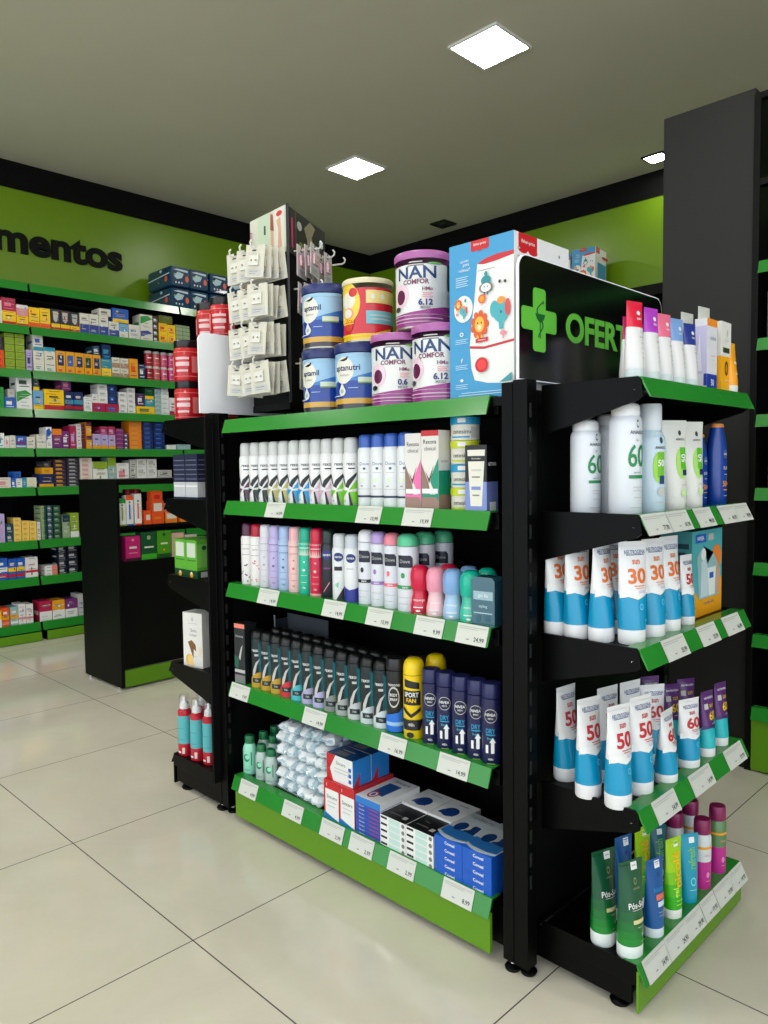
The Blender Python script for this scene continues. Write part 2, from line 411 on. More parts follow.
GX0, GX1, GD = 0.0, 1.0, .68
ZS = [1.252, 1.005, .752, .441, .146]
g = empty('gondola_shelving', (.5, .34, 0)); tag(g, 'black double-sided gondola with green price rails in the middle of the shop', 'shelving')
def kid(mb, name, parent, off=(.5,.34,0), bevel=0.0):
    o = mb.build(name, parent, bevel); o.data.transform(Matrix.Translation((-off[0], -off[1], -off[2]))); return o
def post(x0, x1, y0, y1, z1, face):
    mb = MB(); mb.box((x0,y0,.025), (x1,y1,z1), METAL)
    c = ((x0+x1)/2, (y0+y1)/2)
    mb.lathe([(0,0,METAL),(.017,0,METAL),(.019,.006,METAL),(.012,.012,METAL),(.006,.014,CHROME),(.006,.03,CHROME)], 12, (c[0], c[1]+(.012 if face == 'x' else 0), 0))
    if face:
        z = .2
        while z < z1-.06:       # slots punched down the post
            mb.box((x1-.0005, y0+.008, z), (x1+.0008, y0+.016, z+.03), M((2,2,2), .8)); z += .05
    return mb
for x0, x1 in ((-.068,-.035), (1.03,1.058)):
    for y0, y1 in ((0,.035), (.645,.68)):
        kid(post(x0, x1, y0, y1, 1.275, 'x' if x0 < 0 else None), 'post', g, bevel=.002)
    mb = MB(); mb.box((x0+.008,.035,.06), (x1-.008,.645,1.225), BACKP); kid(mb, 'side_panel', g)
mb = MB(); mb.box((-.04,.33,.1), (1.035,.35,1.24), BACKP); kid(mb, 'back_panel', g)
mb = MB(); mb.box((-.02,.03,.03), (1.02,.65,.118), METAL); kid(mb, 'base', g)
mb = MB(); mb.box((.012,-.004,.02), (.997,.006,.112), KICK); kid(mb, 'kick_plate', g, bevel=.0015)
FP = {1: ['14,99','10,99','19,99'], 2: ['14,99','14,99','15,99','9,99','24,99'], 3: ['9,99','14,99','16,99','14,99'], 4: ['4,99','4,99','3,99','2,99','2,99','8,99']}
for i, z in enumerate(ZS):
    for side in (0, 1):
        if side and i == 0: continue
        mb = MB()
        if i == 0: mb.box((-.03,.006,z-.024), (1.03,.674,z-.004), METAL)
        elif side: mb.box((.0,.352,z-.026), (1.0,.674,z-.006), METAL)
        else: mb.box((.0,.006,z-.026), (1.0,.328,z-.006), METAL)
        for xx in (-.012, 1.0):
            y0, y1 = (.34, .67) if side else (.01, .34)
            a = [(y0+.004,z-.006),(y0+.004,z-.04),(y1,z-.11),(y1,z-.006)] if not side else [(y1-.004,z-.006),(y1-.004,z-.04),(y0,z-.11),(y0,z-.006)]
            if i < 4: mb.prism(a, 0, xx, xx+.012, METAL)
        sh = kid(mb, 'shelf', g, bevel=.0012)
        if not side:
            r = MB(); rail_lip(r, .0 if i < 4 else .005, 1.0, z, 0.0); kid(r, 'price_rail', sh)
            if i:
                for (a, b), p in zip(FTAGS[i], FP[i]):
                    o = price_tag(sh, a, b, z, 0.0, p); o.data.transform(Matrix.Translation((-.5,-.34,0)))
        else:
            r = MB(); r.prism([(.68,z),(.694,z-.041),(.691,z-.041),(.676,z-.003),(.65,z-.003),(.65,z)], 0, 0, 1, RAIL); kid(r, 'price_rail', sh)
# ------------------------------------------------------------------ end units
EZ = [1.268, 1.004, .743, .42, .107]
EX = 1.308
def end_unit(sign_x, label):
    """built facing +X with its back at x = 1.06; the left one is the mirror image"""
    e = empty('end_cap_shelving', (0,0,0)); tag(e, label, 'shelving')
    sx = 1 if sign_x > 0 else -1
    def fin(mb, name, parent, bevel=0.0):
        if sx < 0:
            mb.v = [(-.072-(x-1.0595)*1.22, y-(.06 if name != 'post' else 0), z) for x, y, z in mb.v]; mb.f = [tuple(reversed(f)) for f in mb.f]
        return mb.build(name, parent, bevel)
    for y0, y1 in ((0,.035), (.645,.68)):
        fin(post(1.0595, 1.094, y0, y1, 1.278, 'x' if sx > 0 else None), 'post', e, .002)
    mb = MB(); mb.box((1.0605,.036,.10), (1.068,.644,1.262), BACKP); fin(mb, 'back_panel', e)
    mb = MB(); mb.box((1.07,.066,.02), (1.296,.074,.088), METAL); mb.box((1.07,.606,.02), (1.296,.614,.088), METAL); mb.box((1.27,.072,.03), (1.29,.61,.09), METAL)
    for yy in (.085, .60):
        mb.lathe([(0,0,METAL),(.02,0,METAL),(.022,.006,METAL),(.014,.012,METAL),(.006,.014,CHROME),(.006,.032,CHROME)], 12, (1.262, yy, 0))
    fin(mb, 'base', e, .0015)
    mb = MB(); mb.box((1.306,.064,.008), (1.312,.617,.094), KICK if sx > 0 else METAL); fin(mb, 'kick_plate', e, .0015)
    EP = {1: ['77,90','61,90','49,90','46,90','39,90'], 2: ['25,99','35,99','46,90'], 3: ['54,99','54,99','59,90'], 4: ['34,90','24,90','29,90','19,90','19,90','14,90']}
    for i, z in enumerate(EZ if sx > 0 else [1.268,1.004,.743,.44,.115]):
        mb = MB(); mb.box((1.092,.07,z-.024), (1.300,.611,z-.006), METAL)
        if i < 4:
            for ya in (.062, .612):
                mb.prism([(1.088,z+.001),(1.302,z+.001),(1.308,z-.006),(1.312,z-.036),(1.30,z-.045),(1.088,z-.105)], 1, ya, ya+.006, METAL)
                mb.lathe([(0,-.001,METAL),(.004,-.001,CHROME),(.003,.0,CHROME),(0,0,CHROME)], 8, (1.295, ya, z-.024))
        else:
            for ya in (.062, .612): mb.box((1.088,ya,z-.042), (1.306,ya+.004,z), METAL)
        sh = fin(mb, 'shelf', e, .001)
        r = MB(); rail_lip(r, .066, .614, z, EX, .039, .019, 'y'); 
        if sx < 0: r.mats = [METAL]
        fin(r, 'price_rail', sh)
        if sx > 0 and i:
            for (a, b), p in zip(ETAGS[i], EP[i]): price_tag(sh, a, min(b,.613), z, EX, p, 'y', .039, .019)
    return e
end_unit(1, 'black end shelving unit of sunscreens facing right under the offers sign')
end_unit(-1, 'black end shelving unit at the left end of the gondola, seen from the side')
def rounded(y0, y1, z0, z1, r):
    p = [(y0, z0), (y1, z0)]
    for k in range(7):
        a = PI/2*k/6; p.append((y1-r+r*math.cos(a), z1-r+r*math.sin(a)))
    for k in range(7):
        a = PI/2+PI/2*k/6; p.append((y0+r+r*math.cos(a), z1-r+r*math.sin(a)))
    return p
WH = M((246,246,250), .4)
BLK = M((8,8,9), .16)
SG = M((96,186,60), .4)
s = empty('offers_sign', (1.0695, .33, 1.279)); tag(s, 'black board with green pharmacy cross and the word OFERTAS on the end unit', 'sign')
mb = MB(); mb.prism(rounded(.003,.66,1.279,1.537,.03), 0, 1.066, 1.0715, WH); mb.prism(rounded(.0055,.6575,1.2815,1.5345,.028), 0, 1.0715, 1.0722, BLK)
kid(mb, 'board', s, (1.0695,.33,1.279))
def FB(u, v, w): return (1.0722+w, u, v)
def cross_pts(cy, cz, a, t, r=.008):
    out = []
    # outline of a plus sign with rounded outer corners
    base = [(t,a),(t,t),(a,t),(a,-t),(t,-t),(t,-a),(-t,-a),(-t,-t),(-a,-t),(-a,t),(-t,t),(-t,a)]
    cor = {0:(0,),2:(1,)}
    for i, (x, y) in enumerate(base):
        if i in (1,4,7,10): out.append((cy+x, cz+y)); continue
        px, py = base[i-1]; nx, ny = base[(i+1) % 12]
        d0 = Vector((px-x, py-y)).normalized(); d1 = Vector((nx-x, ny-y)).normalized(); c0 = Vector((x,y)) + (d0+d1)*r
        for k in range(5):
            t_ = k/4; v = (-d1*(1-t_) - d0*t_).normalized(); q = c0+v*r; out.append((cy+q.x, cz+q.y))
    return out[::-1]
mb = MB(); mb.prism(cross_pts(.078, 1.408, .066, .0235), 0, 1.0722, 1.0732, SG); kid(mb, 'pharmacy_cross', s, (1.0695,.33,1.279))
mb = MB(); DG = M((10,92,40), .4); path = []
for k in range(26):
    t = k/25; path.append((1.0736, .080 + .014*math.sin(t*2.6*PI+2.3)*(1.05-.5*t), 1.448 - .075*t))
path = [(1.0736,.092,1.443),(1.0736,.0905,1.450)] + path
mb.tube(path, .0016, DG, 6)
mb.prism([(.062,1.421),(.099,1.421),(.093,1.410),(.083,1.404),(.077,1.404),(.068,1.410)][::-1], 0, 1.0732, 1.0740, DG)
mb.box((1.0732,.0785,1.370), (1.0739,.0815,1.404), DG)
kid(mb, 'snake_and_bowl', s, (1.0695,.33,1.279))
o = text_mesh('lettering', 'OFERTAS', SG, .066, .0012, lambda u, v, w: (1.0722+w, .381+u, 1.408+v), .03, .395)
o.data.transform(Matrix.Translation((-1.0695,-.33,-1.279))); o.parent = s
s = empty('sign_board', (-.11, .33, 1.279)); tag(s, 'plain white back of the sign board above the left end unit', 'sign')
mb = MB(); mb.prism(rounded(-.02,.66,1.279,1.53,.025), 0, -.113, -.107, WH); mb.prism(rounded(-.018,.657,1.282,1.528,.024), 0, -.1137, -.113, BLK); kid(mb, 'board', s, (-.11,.33,1.279))

# ------------------------------------------------------------------ wall shelving along the left wall
WZ = [2.307,2.035,1.755,1.507,1.254,1.002,.656,.416,.117]
joints = [-1.57,-.49,.59,1.67,2.75,3.80]
def wall_bay(y0, y1, label):
    t = empty('wall_shelving', (-3.3, (y0+y1)/2, 0)); off = (-3.3, (y0+y1)/2, 0); tag(t, label, 'shelving')
    a, b = y0+.007, y1-.007
    mb = MB(); mb.box((-3.498,y0+.001,.0), (-3.485,y1-.001,2.28), BACKP); kid(mb, 'back_panel', t, off)
    mb = MB(); mb.box((-3.485,y0+.001,.0), (-3.455,y0+.02,2.3), METAL); kid(mb, 'upright', t, off)
    mb = MB(); mb.box((-3.485,y1-.02,.0), (-3.455,y1-.001,2.3), METAL); kid(mb, 'upright', t, off)
    mb = MB(); mb.box((-3.45,y0+.02,.0), (-3.053,y1-.02,.058), METAL); kid(mb, 'base', t, off)
    mb = MB(); mb.box((-3.052,a+.012,.004), (-3.040,b-.012,.060), KICK); kid(mb, 'kick_plate', t, off)
    for i, z in enumerate(WZ):
        mb = MB(); mb.box((-3.454,a,z-.024), (-3.095,b,z-.005), METAL)
        sh = kid(mb, 'shelf', t, off, .001)
        r = MB(); rail_lip(r, a, b, z, -3.092, .055, .013, 'y'); kid(r, 'price_rail', sh, off)
    return t
for i, (a, b) in enumerate(zip(joints, joints[1:])):
    wall_bay(a, b, ['shelving bay nearest the camera on the left wall, beyond the picture edge', 'left wall shelving bay at the picture edge, full of medicine boxes',
        'central left wall shelving bay under the wall lettering, full of medicine boxes', 'left wall shelving bay holding navy nappy packs on its top',
        'last left wall shelving bay in the far corner'][i])
# back wall shelving
t = empty('back_wall_shelving', (0,3.8,0)); tag(t, 'black shelving against the back wall under the bright green panel', 'shelving')
mb = MB(); mb.box((-3.05,3.70,2.285), (2.4,4.03,2.31), METAL); mb.box((-3.05,3.69,2.25), (2.4,3.70,2.32), METAL); kid(mb, 'top_shelf', t, (0,3.8,0))
mb = MB(); mb.box((-3.05,4.0,0), (2.4,4.03,2.285), BACKP); kid(mb, 'back_panel', t, (0,3.8,0))
for z in (2.0,1.7,1.4,1.1,.8,.5,.2):
    mb = MB(); mb.box((-3.05,3.70,z-.02), (2.4,4.0,z), METAL); kid(mb, 'shelf', t, (0,3.8,0))

# ------------------------------------------------------------------ low black cabinet in front of the left wall
t = empty('display_cabinet', (-1.8,.95,0)); tag(t, 'low black display cabinet with lime kick plate left of the gondola', 'cabinet'); off = (-1.8,.95,0)
for ya in (.405, 1.475):
    mb = MB(); mb.box((-2.01,ya,.012), (-1.585,ya+.018,1.058), BOARD)
    for xx in (-1.96,-1.63): mb.lathe([(0,0,CHROME),(.012,0,CHROME),(.012,.012,CHROME)], 10, (xx, ya+.009, 0))
    kid(mb, 'side_panel', t, off, .001)
mb = MB(); mb.box((-2.01,.423,1.030), (-1.585,1.475,1.058), BOARD); kid(mb, 'top', t, off, .001)
for z in (.825,.645):
    mb = MB(); mb.box((-1.98,.423,z-.018), (-1.600,1.475,z), BOARD); kid(mb, 'shelf', t, off, .001)
mb = MB(); mb.box((-1.62,.423,.098), (-1.605,1.475,.627), BOARD); kid(mb, 'front_panel', t, off)
mb = MB(); mb.box((-1.60,.425,.012), (-1.588,1.473,.096), KICK); kid(mb, 'kick_plate', t, off)

# ------------------------------------------------------------------ tall black unit on the right
PANEL = noisy('charcoal_laminate', (28,27,26), (32,31,30), 2.5, .45, 0, .3)
t = empty('tall_shelving', (1.5,1.7,0)); tag(t, 'tall black shelving unit with a wide plain side panel at far right', 'shelving'); off = (1.5,1.7,0)
mb = MB(); mb.box((.687,1.5,0), (1.012,1.93,2.385), PANEL); kid(mb, 'side_panel', t, off, .002)
mb = MB(); mb.box((1.012,1.488,0), (1.034,1.93,2.36), BOARD); kid(mb, 'upright', t, off, .001)
mb = MB(); mb.box((1.034,1.488,2.05), (2.4,1.52,2.072), BOARD); mb.box((1.034,1.488,2.34), (2.4,1.52,2.36), BOARD); mb.box((1.05,1.53,2.07), (2.4,1.55,2.34), PANEL); kid(mb, 'header', t, off)
mb = MB(); mb.box((1.034,1.91,0), (2.4,1.93,2.05), BACKP); kid(mb, 'back_panel', t, off)
TZ = [1.793,1.53,1.268,1.013,.751,.496,.235]
for z in TZ:
    mb = MB(); mb.box((1.036,1.49,z-.022), (2.4,1.905,z-.004), METAL); sh = kid(mb, 'shelf', t, off)
    r = MB(); rail_lip(r, 1.037, 2.4, z, 1.484, .043, .014); kid(r, 'price_rail', sh, off)
mb = MB(); mb.box((1.036,1.484,.008), (2.4,1.496,.188), KICK); kid(mb, 'kick_plate', t, off)
mb = MB(); mb.box((1.04,1.50,0), (2.4,1.9,.2), BACKP); kid(mb, 'base', t, off)
# ------------------------------------------------------------------ goods on the front of the gondola
T1, T2, T3, T4, T5 = [z-.0055 for z in ZS]
T1 = ZS[0]-.004
def swoosh(c, dark='ink'):
    """dark tick above a fan of coloured wedges"""
    return [('t','ink','rexo',.25,.615,.038,1.0), ('r','ink',-.05,.545,.75,.563),
        ('p',dark,[(-.5,.30),(-.15,.385),(.95,.50),(.95,.46),(.05,.30),(-.05,.27)]), ('p',dark,[(-1.0,.44),(-.5,.30),(-.45,.33),(-.8,.47)]),
        ('p',c,[(.0,.245),(.95,.40),(.95,.27)]), ('p',c,[(.0,.225),(1.0,.22),(1.0,.05),(.55,.03)]),
        ('p',c,[(-.1,.235),(-1.0,.25),(-1.0,.12)]), ('p',dark,[(-.05,.21),(.12,.21),(.45,.03),(.1,.03)]), ('t','grey','72h',-.5,.09,.02)]
S2 = [(.047,'plum','patterned in dark plum, first at the left'),(.096,'bk','with black fan pattern, second from the left'),(.142,'bk','with black fan pattern, third from the left'),
 (.189,'ol','with olive striped fan, left one of its pair'),(.235,'ol','with olive striped fan, right one of its pair'),(.283,'bl','with sky blue fan, left one of its pair'),
 (.330,'bl','with sky blue fan, right one of its pair'),(.377,'li','with lilac fan, left one of its pair'),(.423,'li','with lilac fan, right one of its pair'),
 (.469,'gr','with lime green fan, left one of its pair'),(.516,'gr','with lime green fan, right one, beside blue capped cans')]
FAN = dict(plum=((96,60,84),'ink'), bk=((44,60,58),'ink'), ol=((180,176,110),'ink'), bl=((40,150,210),'ink'), li=((210,180,200),'ink'), gr=((110,190,30),'ink'))
for x, k, d in S2:
    place('rex'+k, lambda: aerosol('deodorant_can', .181, .0225, (232,232,232), (206,208,206), 'straight', swoosh(*FAN[k]), rim='greyl'), (x, .036, T2), R(26),
          'white spray deodorant ' + d, 'deodorant', 'white spray deodorants on the second shelf') if False else \
    place('rex'+k, lambda: aerosol('deodorant_can', .181, .0225, (232,232,232), (206,208,206), 'straight', swoosh(*FAN[k]), rim='greyl'), (x+.011, .036, T2), math.radians(26),
          'white spray deodorant ' + d, 'deodorant', 'white spray deodorants on the second shelf')
dv = [('t',(70,90,140),'Dove',.1,.60,.045,1.3,0.0), ('e',(70,90,120),.1,.535,.16,.018), ('r','greyl',-.4,.475,.5,.483), ('e',(214,232,190),-.1,.38,.25,.025),
      ('r','greyl',-.7,.255,.7,.262), ('r',(36,52,80),-1.0,.145,1.1,.172), ('t','grey','48h',-.2,.30,.02)]
for i, x in enumerate((.572,.618,.664,.711)):
    place('dove', lambda: aerosol('deodorant_can', .186, .0225, (228,230,232), (56,96,184), 'straight', dv, capfrac=.82), (x+.011, .036, T2), math.radians(24),
          'white spray deodorant with blue cap, %s of the four from the left' % NTH[i], 'deodorant', 'blue capped spray deodorants')
def clin(c): return dict(front=[('r','red' if c[0] < 100 else (224,220,214),-1,.93,1,1), ('t','ink','Rexona',0,.86,.055,1.5,.01), ('t','ink','clinical',0,.775,.05,1.3,.0), ('p',(140,112,100),[(-1,.60),(-.2,.36),(.0,.25),(0,.0),(-1,.0)]), ('p',(150,120,106),[(-1,.0),(1,.0),(1,.18),(-1,.18)]),
      ('p',c,[(1,.66),(.1,.42),(.05,.36),(1,.10)]), ('p',(110,50,40),[(-.55,.50),(-.1,.40),(.5,.58),(-.08,.34)]), ('r','white',-.9,.215,.9,.275), ('r',c,-1,.17,1,.205)],
      right=[('r',(150,120,106),-1,0,1,.2), ('r',c,-1,.2,1,.5), ('r','greyl',-.6,.6,.6,.63)], top=[('r',(196,60,60),-.9,.1,.9,.9)])
place('clinp', lambda: carton('deodorant_box', .048, .045, .181, (224,220,214), **clin((232,110,170))), (.765, .034, T2), math.radians(4), 'slim carton with pink diagonal beside the blue capped cans', 'box')
place('clint', lambda: carton('deodorant_box', .050, .045, .186, (224,220,214), **clin((10,140,110))), (.818, .034, T2), math.radians(4), 'slim carton with teal diagonal and red top, in front', 'box')
place('clint', None, (.838, .088, T2), math.radians(4), 'slim carton with teal diagonal and red top, behind its twin', 'box')
# tubs with coloured lids
def tub(lid):
    root = empty('tub'); B = M('cream', .4); mb = MB(); r = .034; h = .0535
    mb.lathe([(0,0,B),(r*.94,0,B),(r*.97,.003,B),(r*.97,h*.68,B),(0,h*.68,B)], 28)
    graphics(mb, [('t','ink','cetesimo',.1,.36,.17,1.5,.01), ('r',lid,-.8,.10,.6,.17), ('r','greyl',.7,.1,1.2,.55)], cyl_map(lambda v: r*.97, r*.97), r, h, .007)
    mb.build('body', root); L = M(lid, .35); cb = MB(); cb.lathe([(r*.99,h*.66,L),(r*1.02,h*.67,L),(r*1.02,h*.98,L),(r*.98,h-.0006,L),(0,h-.0006,L)], 28)
    graphics(cb, [('r','white',-.2,.74,.35,.92)], cyl_map(lambda v: r*1.02, r*1.02), r, h, .007); cb.build('lid', root); return root
for i, lid in enumerate(((196,206,30),(30,150,196),(196,206,30),(30,150,196))):
    place('tub%s' % (lid,), lambda: tub(lid), (.884, .062, T2+.0537*i), math.radians(20), 'round white tub with %s lid, %s of the stack of four' % (('yellow-green','sky blue')[i % 2], ('bottom','second up','third up','top')[i]), 'tub', 'stacked round tubs')
place('skin', lambda: carton('skincare_box', .056, .045, .148, (16,16,20), front=[('r',(120,136,196),-1,0,1,.46), ('p','cream',[(-.78,.93),(.86,.93),(.55,.10),(-.5,.10)]), ('r','ink',-.8,.76,.88,.84), ('t','cream','Neutrogena',0.03,.80,.03,1.2,0),
      ('r','greyl',-.4,.62,.5,.645), ('r','grey',-.35,.52,.4,.54), ('r',(120,136,196),-.4,.34,.45,.39), ('r','grey',-.3,.25,.35,.27)], right=[('r',(110,124,190),-1,0,1,.46), ('r','white',-.5,.03,.6,.16), ('t','white','RETINOL',0,.72,.05,1.4)], top=[('r','white',-.3,.1,.4,.6)]),
      (.956, .028, T2), math.radians(4), 'black and lavender skincare carton picturing a white tube, at shelf end', 'box')
# third shelf: sprays with coloured caps
def floral(c, c2, n=16, seed=1):
    rd = random.Random(seed); g = []
    for i in range(n): 
        cc = rd.choice(c2); g.append(('e', cc, rd.uniform(-.9,1.2), rd.uniform(.04,.42) , .10, .012))
    return [('r','greyl',-.5,.66,.8,.668), ('t','grey','banho',.15,.60,.03,1.2,0)] + g[:12] + [('r','grey',-.4,.5,.6,.507)]
def plainl(c): return [('r',c,-.6,.70,.9,.712), ('t',c,'giovanna',.15,.60,.035,1.3,0), ('e',c,.15,.5,.12,.012), ('e',c,.1,.38,.18,.018), ('r',c,-.3,.3,.5,.305), ('r',c,-.3,.2,.5,.205), ('t',c,'72h',.1,.12,.025)]
S3 = [(.045,(232,230,228),(84,40,66),'white spray with dark plum cap and speckled flowers',floral(0,['grey','purple','dgrey'],16,1),'straight'),
 (.092,(234,232,230),(178,20,48),'white spray with red cap and pink flowers',floral(0,['salm','rose','crim'],16,2),'straight'),
 (.138,(216,214,222),(222,222,226),'pale white spray with white cap',plainl((170,170,190)),'straight'),
 (.184,(190,178,220),(188,176,220),'lilac spray with lilac cap',plainl((110,96,150)),'straight'),
 (.230,(166,192,226),(160,188,226),'powder blue spray with powder blue cap',plainl((80,100,150)),'straight'),
 (.277,(238,192,190),(238,178,182),'pale pink spray with pink cap',plainl((190,110,110)),'straight'),
 (.324,(30,184,150),(20,176,140),'mint green spray with mint cap',[('r',(190,220,200),-1,.60,1.3,.77)]+plainl((220,240,230)),'straight'),
 (.372,(208,30,72),(208,24,62),'raspberry red spray with red cap',[('r',(236,190,180),-1,.58,1.3,.77),('r',(226,160,150),-1,.01,1.3,.06)]+plainl((240,200,200)),'straight'),
 (.419,(24,26,40),(20,44,40),'black spray with round navy badge and dark cap',[('e',(30,44,120),.15,.64,.62,.065),('t','white','NIVEA',.15,.64,.03,.95),('r','purple',-.3,.44,.6,.46),('p','rose',[(-.3,.1),(.5,.24),(.5,.26),(-.3,.12)])],'straight'),
 (.466,(226,228,230),(210,214,216),'white and black spray with round navy badge',[('e',(26,40,110),.15,.66,.62,.065),('t','white','NIVEA',.15,.66,.03,.95),('r','ink',-.4,.46,.6,.52),('p',(24,26,30),[(-.2,.02),(1.2,.02),(1.2,.30)]),('p',(120,200,160),[(-.3,.25),(.2,.3),(.1,.2)])],'straight'),
 (.514,(228,230,232),(200,206,214),'white spray with navy foot and round navy badge',[('e',(26,40,110),.15,.66,.62,.065),('t','white','NIVEA',.15,.66,.03,.95),('r','greyl',-.4,.5,.5,.515),('p',(36,44,140),[(-1.1,.02),(1.2,.02),(1.2,.24),(0,.20),(-1.1,.26)])],'straight')]
for i, (x, b, c, d, g_, st) in enumerate(S3):
    place('s3%d' % i, lambda: aerosol('spray_can', .190 if i < 9 else .181, .0222, b, c, st, g_, capfrac=.80), (x+.011, .036, T3), math.radians(24), d, 'deodorant', 'row of sprays on the third shelf')
def dov(c, t): return [('p','navyd',[(-.75,.58),(.75,.58),(.75,.70),(.55,.735),(-.75,.735)]), ('t','greyl','Dove',0,.66,.045,1.2,0), ('e',c,-.2,.48,.2,.035), ('r',c,-1.1,.31,1.0,.355), ('t','white','care',0,.332,.02), ('r','greyl',-.7,.2,.6,.207), ('r','greyl',-.7,.12,.3,.127)]
DV = [(.566,.195,.0225,(26,30,40),(230,230,234),'tall white dome-capped spray with black band'),(.612,.193,.0222,(150,120,190),(178,156,212),'dome-capped spray with lilac cap and band'),
      (.659,.192,.0222,(232,110,130),(234,134,152),'dome-capped spray with pink cap and band'),(.712,.193,.0265,(40,150,80),(86,196,146),'wider dome-capped spray with green cap and band')]
for i, (x, h, r, c, cap, d) in enumerate(DV):
    place('dv%d' % i, lambda: aerosol('spray_can', h, r, (222,224,232), cap, 'dome', dov(c, ''), capfrac=.84), (x+.011, .038, T3), math.radians(24), d, 'deodorant', 'dome-capped sprays')
place('dv3', None, (.722, .100, T3), math.radians(24), 'green dome-capped spray standing second row behind the pink roll-on', 'deodorant', 'dome-capped sprays')
place('dv3', None, (.730, .162, T3), math.radians(24), 'green dome-capped spray in the third row, deepest in the shelf', 'deodorant', 'dome-capped sprays')
for i, (x, y, b, c, d) in enumerate(((.764,.036,(200,20,60),(206,20,64),'raspberry red roll-on in the front row'),(.815,.036,(236,190,196),(232,150,170),'pink roll-on in the front row'),
      (.866,.036,(160,192,222),(126,166,214),'powder blue roll-on in the front row'),(.917,.036,(60,190,160),(10,180,150),'mint green roll-on in the front row'),
      (.806,.092,(200,20,60),(196,20,54),'red roll-on in the second row'),(.868,.092,(160,192,222),(120,160,210),'blue roll-on in the second row'),(.922,.092,(60,190,160),(10,160,130),'green roll-on in the second row'))):
    key = 'ro%d' % (i if i < 4 else {4:0,5:2,6:3}[i])
    place(key, lambda: rollon('roll_on', .120, .0248, b, c, [('t','white','monange',.1,.30,.05,1.2,0),('r','white',-.4,.16,.5,.18),('e','white',.05,.10,.2,.02),('r','greyl',-.3,.05,.4,.055)]), (x, y, T3), math.radians(24), d, 'deodorant', 'roll-on deodorants')
def clearpack():
    m = M((44,92,110), .12, coat=.6); mb = MB()
    mb.prism([(-.029,.004),(-.024,0),(.024,0),(.029,.004),(.029,.104),(.022,.112),(-.022,.112),(-.029,.104)], 1, -.02, .02, m)
    graphics(mb, [('r',(150,180,190),-.85,.55,.85,.72),('t','white','gel fix',0,.63,.09,1.2,0),('t',(190,220,225),'styling',0,.42,.07,1.2,0),('e',(40,90,110),-.4,.18,.2,.08),('e',(40,90,110),.4,.2,.2,.08),('r',(170,200,205),-.8,.28,.8,.30)],
             lambda u, v, l: (u, -.02-l, v), .029, .112, 0)
    return mb.build('clear_pack', bevel=.002)
place('clp', clearpack, (.970, .030, T3), math.radians(6), 'translucent blue-green pack at the right end of third shelf', 'pack')
# fourth shelf: black sprays
def men(c):  return [('t','white','rexona',.15,.66,.04,1.5,.01), ('r','greyl',-.1,.565,.9,.60), ('r',(16,84,96),.45,.05,1.5,.80), ('r',(40,130,140),.62,.05,.85,.78), ('p','greyl',[(-.55,.10),(-.35,.32),(.1,.46),(.7,.53),(.25,.42),(-.05,.26),(-.2,.10)]),
      ('p',c,[(-1.1,.03),(1.3,.03),(1.3,.30),(.2,.28),(-1.1,.16)]), ('r',(20,40,44),-.45,.11,.75,.19), ('t','greyl','72h',.15,.15,.03)]
MN = [((190,150,40),'gold'),((190,150,40),'gold'),((190,150,40),'gold'),((204,50,60),'red'),((70,180,190),'turquoise'),((170,166,200),'lavender'),((180,176,214),'lavender'),((130,140,134),'grey-green'),((160,166,164),'silver'),((190,196,196),'silver'),((196,206,208),'pale silver'),((200,210,212),'pale silver')]
MX = [.090,.138,.186,.234,.283,.331,.380,.428,.476,.524,.573,.622]
for i, x in enumerate(MX):
    c, nm = MN[i]
    place('men%s' % (c,), lambda: aerosol('spray_can', .178, .0226, (16,34,38), (14,15,16), 'dome', men(c), capfrac=.86, rim='grey'), (x+.008, .036, T4), math.radians(24),
          'black spray with %s foot, %s from the left in front row' % (nm, NTH[i]), 'deodorant', 'black sprays on the fourth shelf')
for i, x in enumerate(MX[1:]):
    place('menb%d' % (i % 3), lambda: aerosol('spray_can', .178, .0226, (16,34,38), (14,15,16), 'dome', men(MN[i][0]), capfrac=.86, rim='grey'), (x-.02, .094, T4), math.radians(20),
          'black spray in the second row, %s from the left' % NTH[i], 'deodorant', 'black sprays on the fourth shelf')
place('spb', lambda: aerosol('spray_can', .190, .0245, (22,24,28), (24,25,28), 'flat', [('t','white','rexona',.1,.66,.03,1.3,0),('e','greyl',.1,.5,.6,.14),('e',(20,22,26),.1,.5,.5,.115),('t','white','BODY',.1,.53,.04,.8),('t','white','SPRAY',.1,.47,.035,.8),('p',(36,110,210),[(-1.2,.04),(1.3,.04),(1.3,.40),(.6,.30),(-1.2,.24)]),('r',(150,190,230),-.8,.12,1.1,.17)], capfrac=.84, rim='greyl'), (.676,.038,T4), math.radians(24), 'black spray with bright blue lower half beside the yellow spray', 'deodorant')
place('spb', None, (.694,.098,T4), math.radians(24), 'black and blue spray standing behind, left of rear yellow one', 'deodorant')
ylb = [('p','ink',[(-.7,.66),(-.7,.76),(.8,.72),(.8,.64)]), ('p','ink',[(-.9,.44),(.9,.44),(.9,.62),(-.9,.62)]), ('t','white','SPORT',0,.57,.06,1.4), ('t','yel','FAN',0,.50,.05,.9), ('p','ink',[(-.9,.42),(0,.33),(.9,.42),(.9,.37),(0,.28),(-.9,.37)]), ('p','ink',[(-1.2,.26),(1.2,.26),(.8,.13),(-.8,.13)]), ('t','greyl','48h',0,.2,.04), ('e','ink',-.1,.07,.35,.035)]
place('yel', lambda: aerosol('spray_can', .199, .0265, (240,204,20), (240,206,16), 'dome', ylb, capfrac=.80), (.736,.040,T4), math.radians(26), 'bright yellow spray with black chevrons in the front row', 'deodorant')
place('yel', None, (.752,.104,T4), math.radians(26), 'bright yellow spray standing behind the front yellow one', 'deodorant')
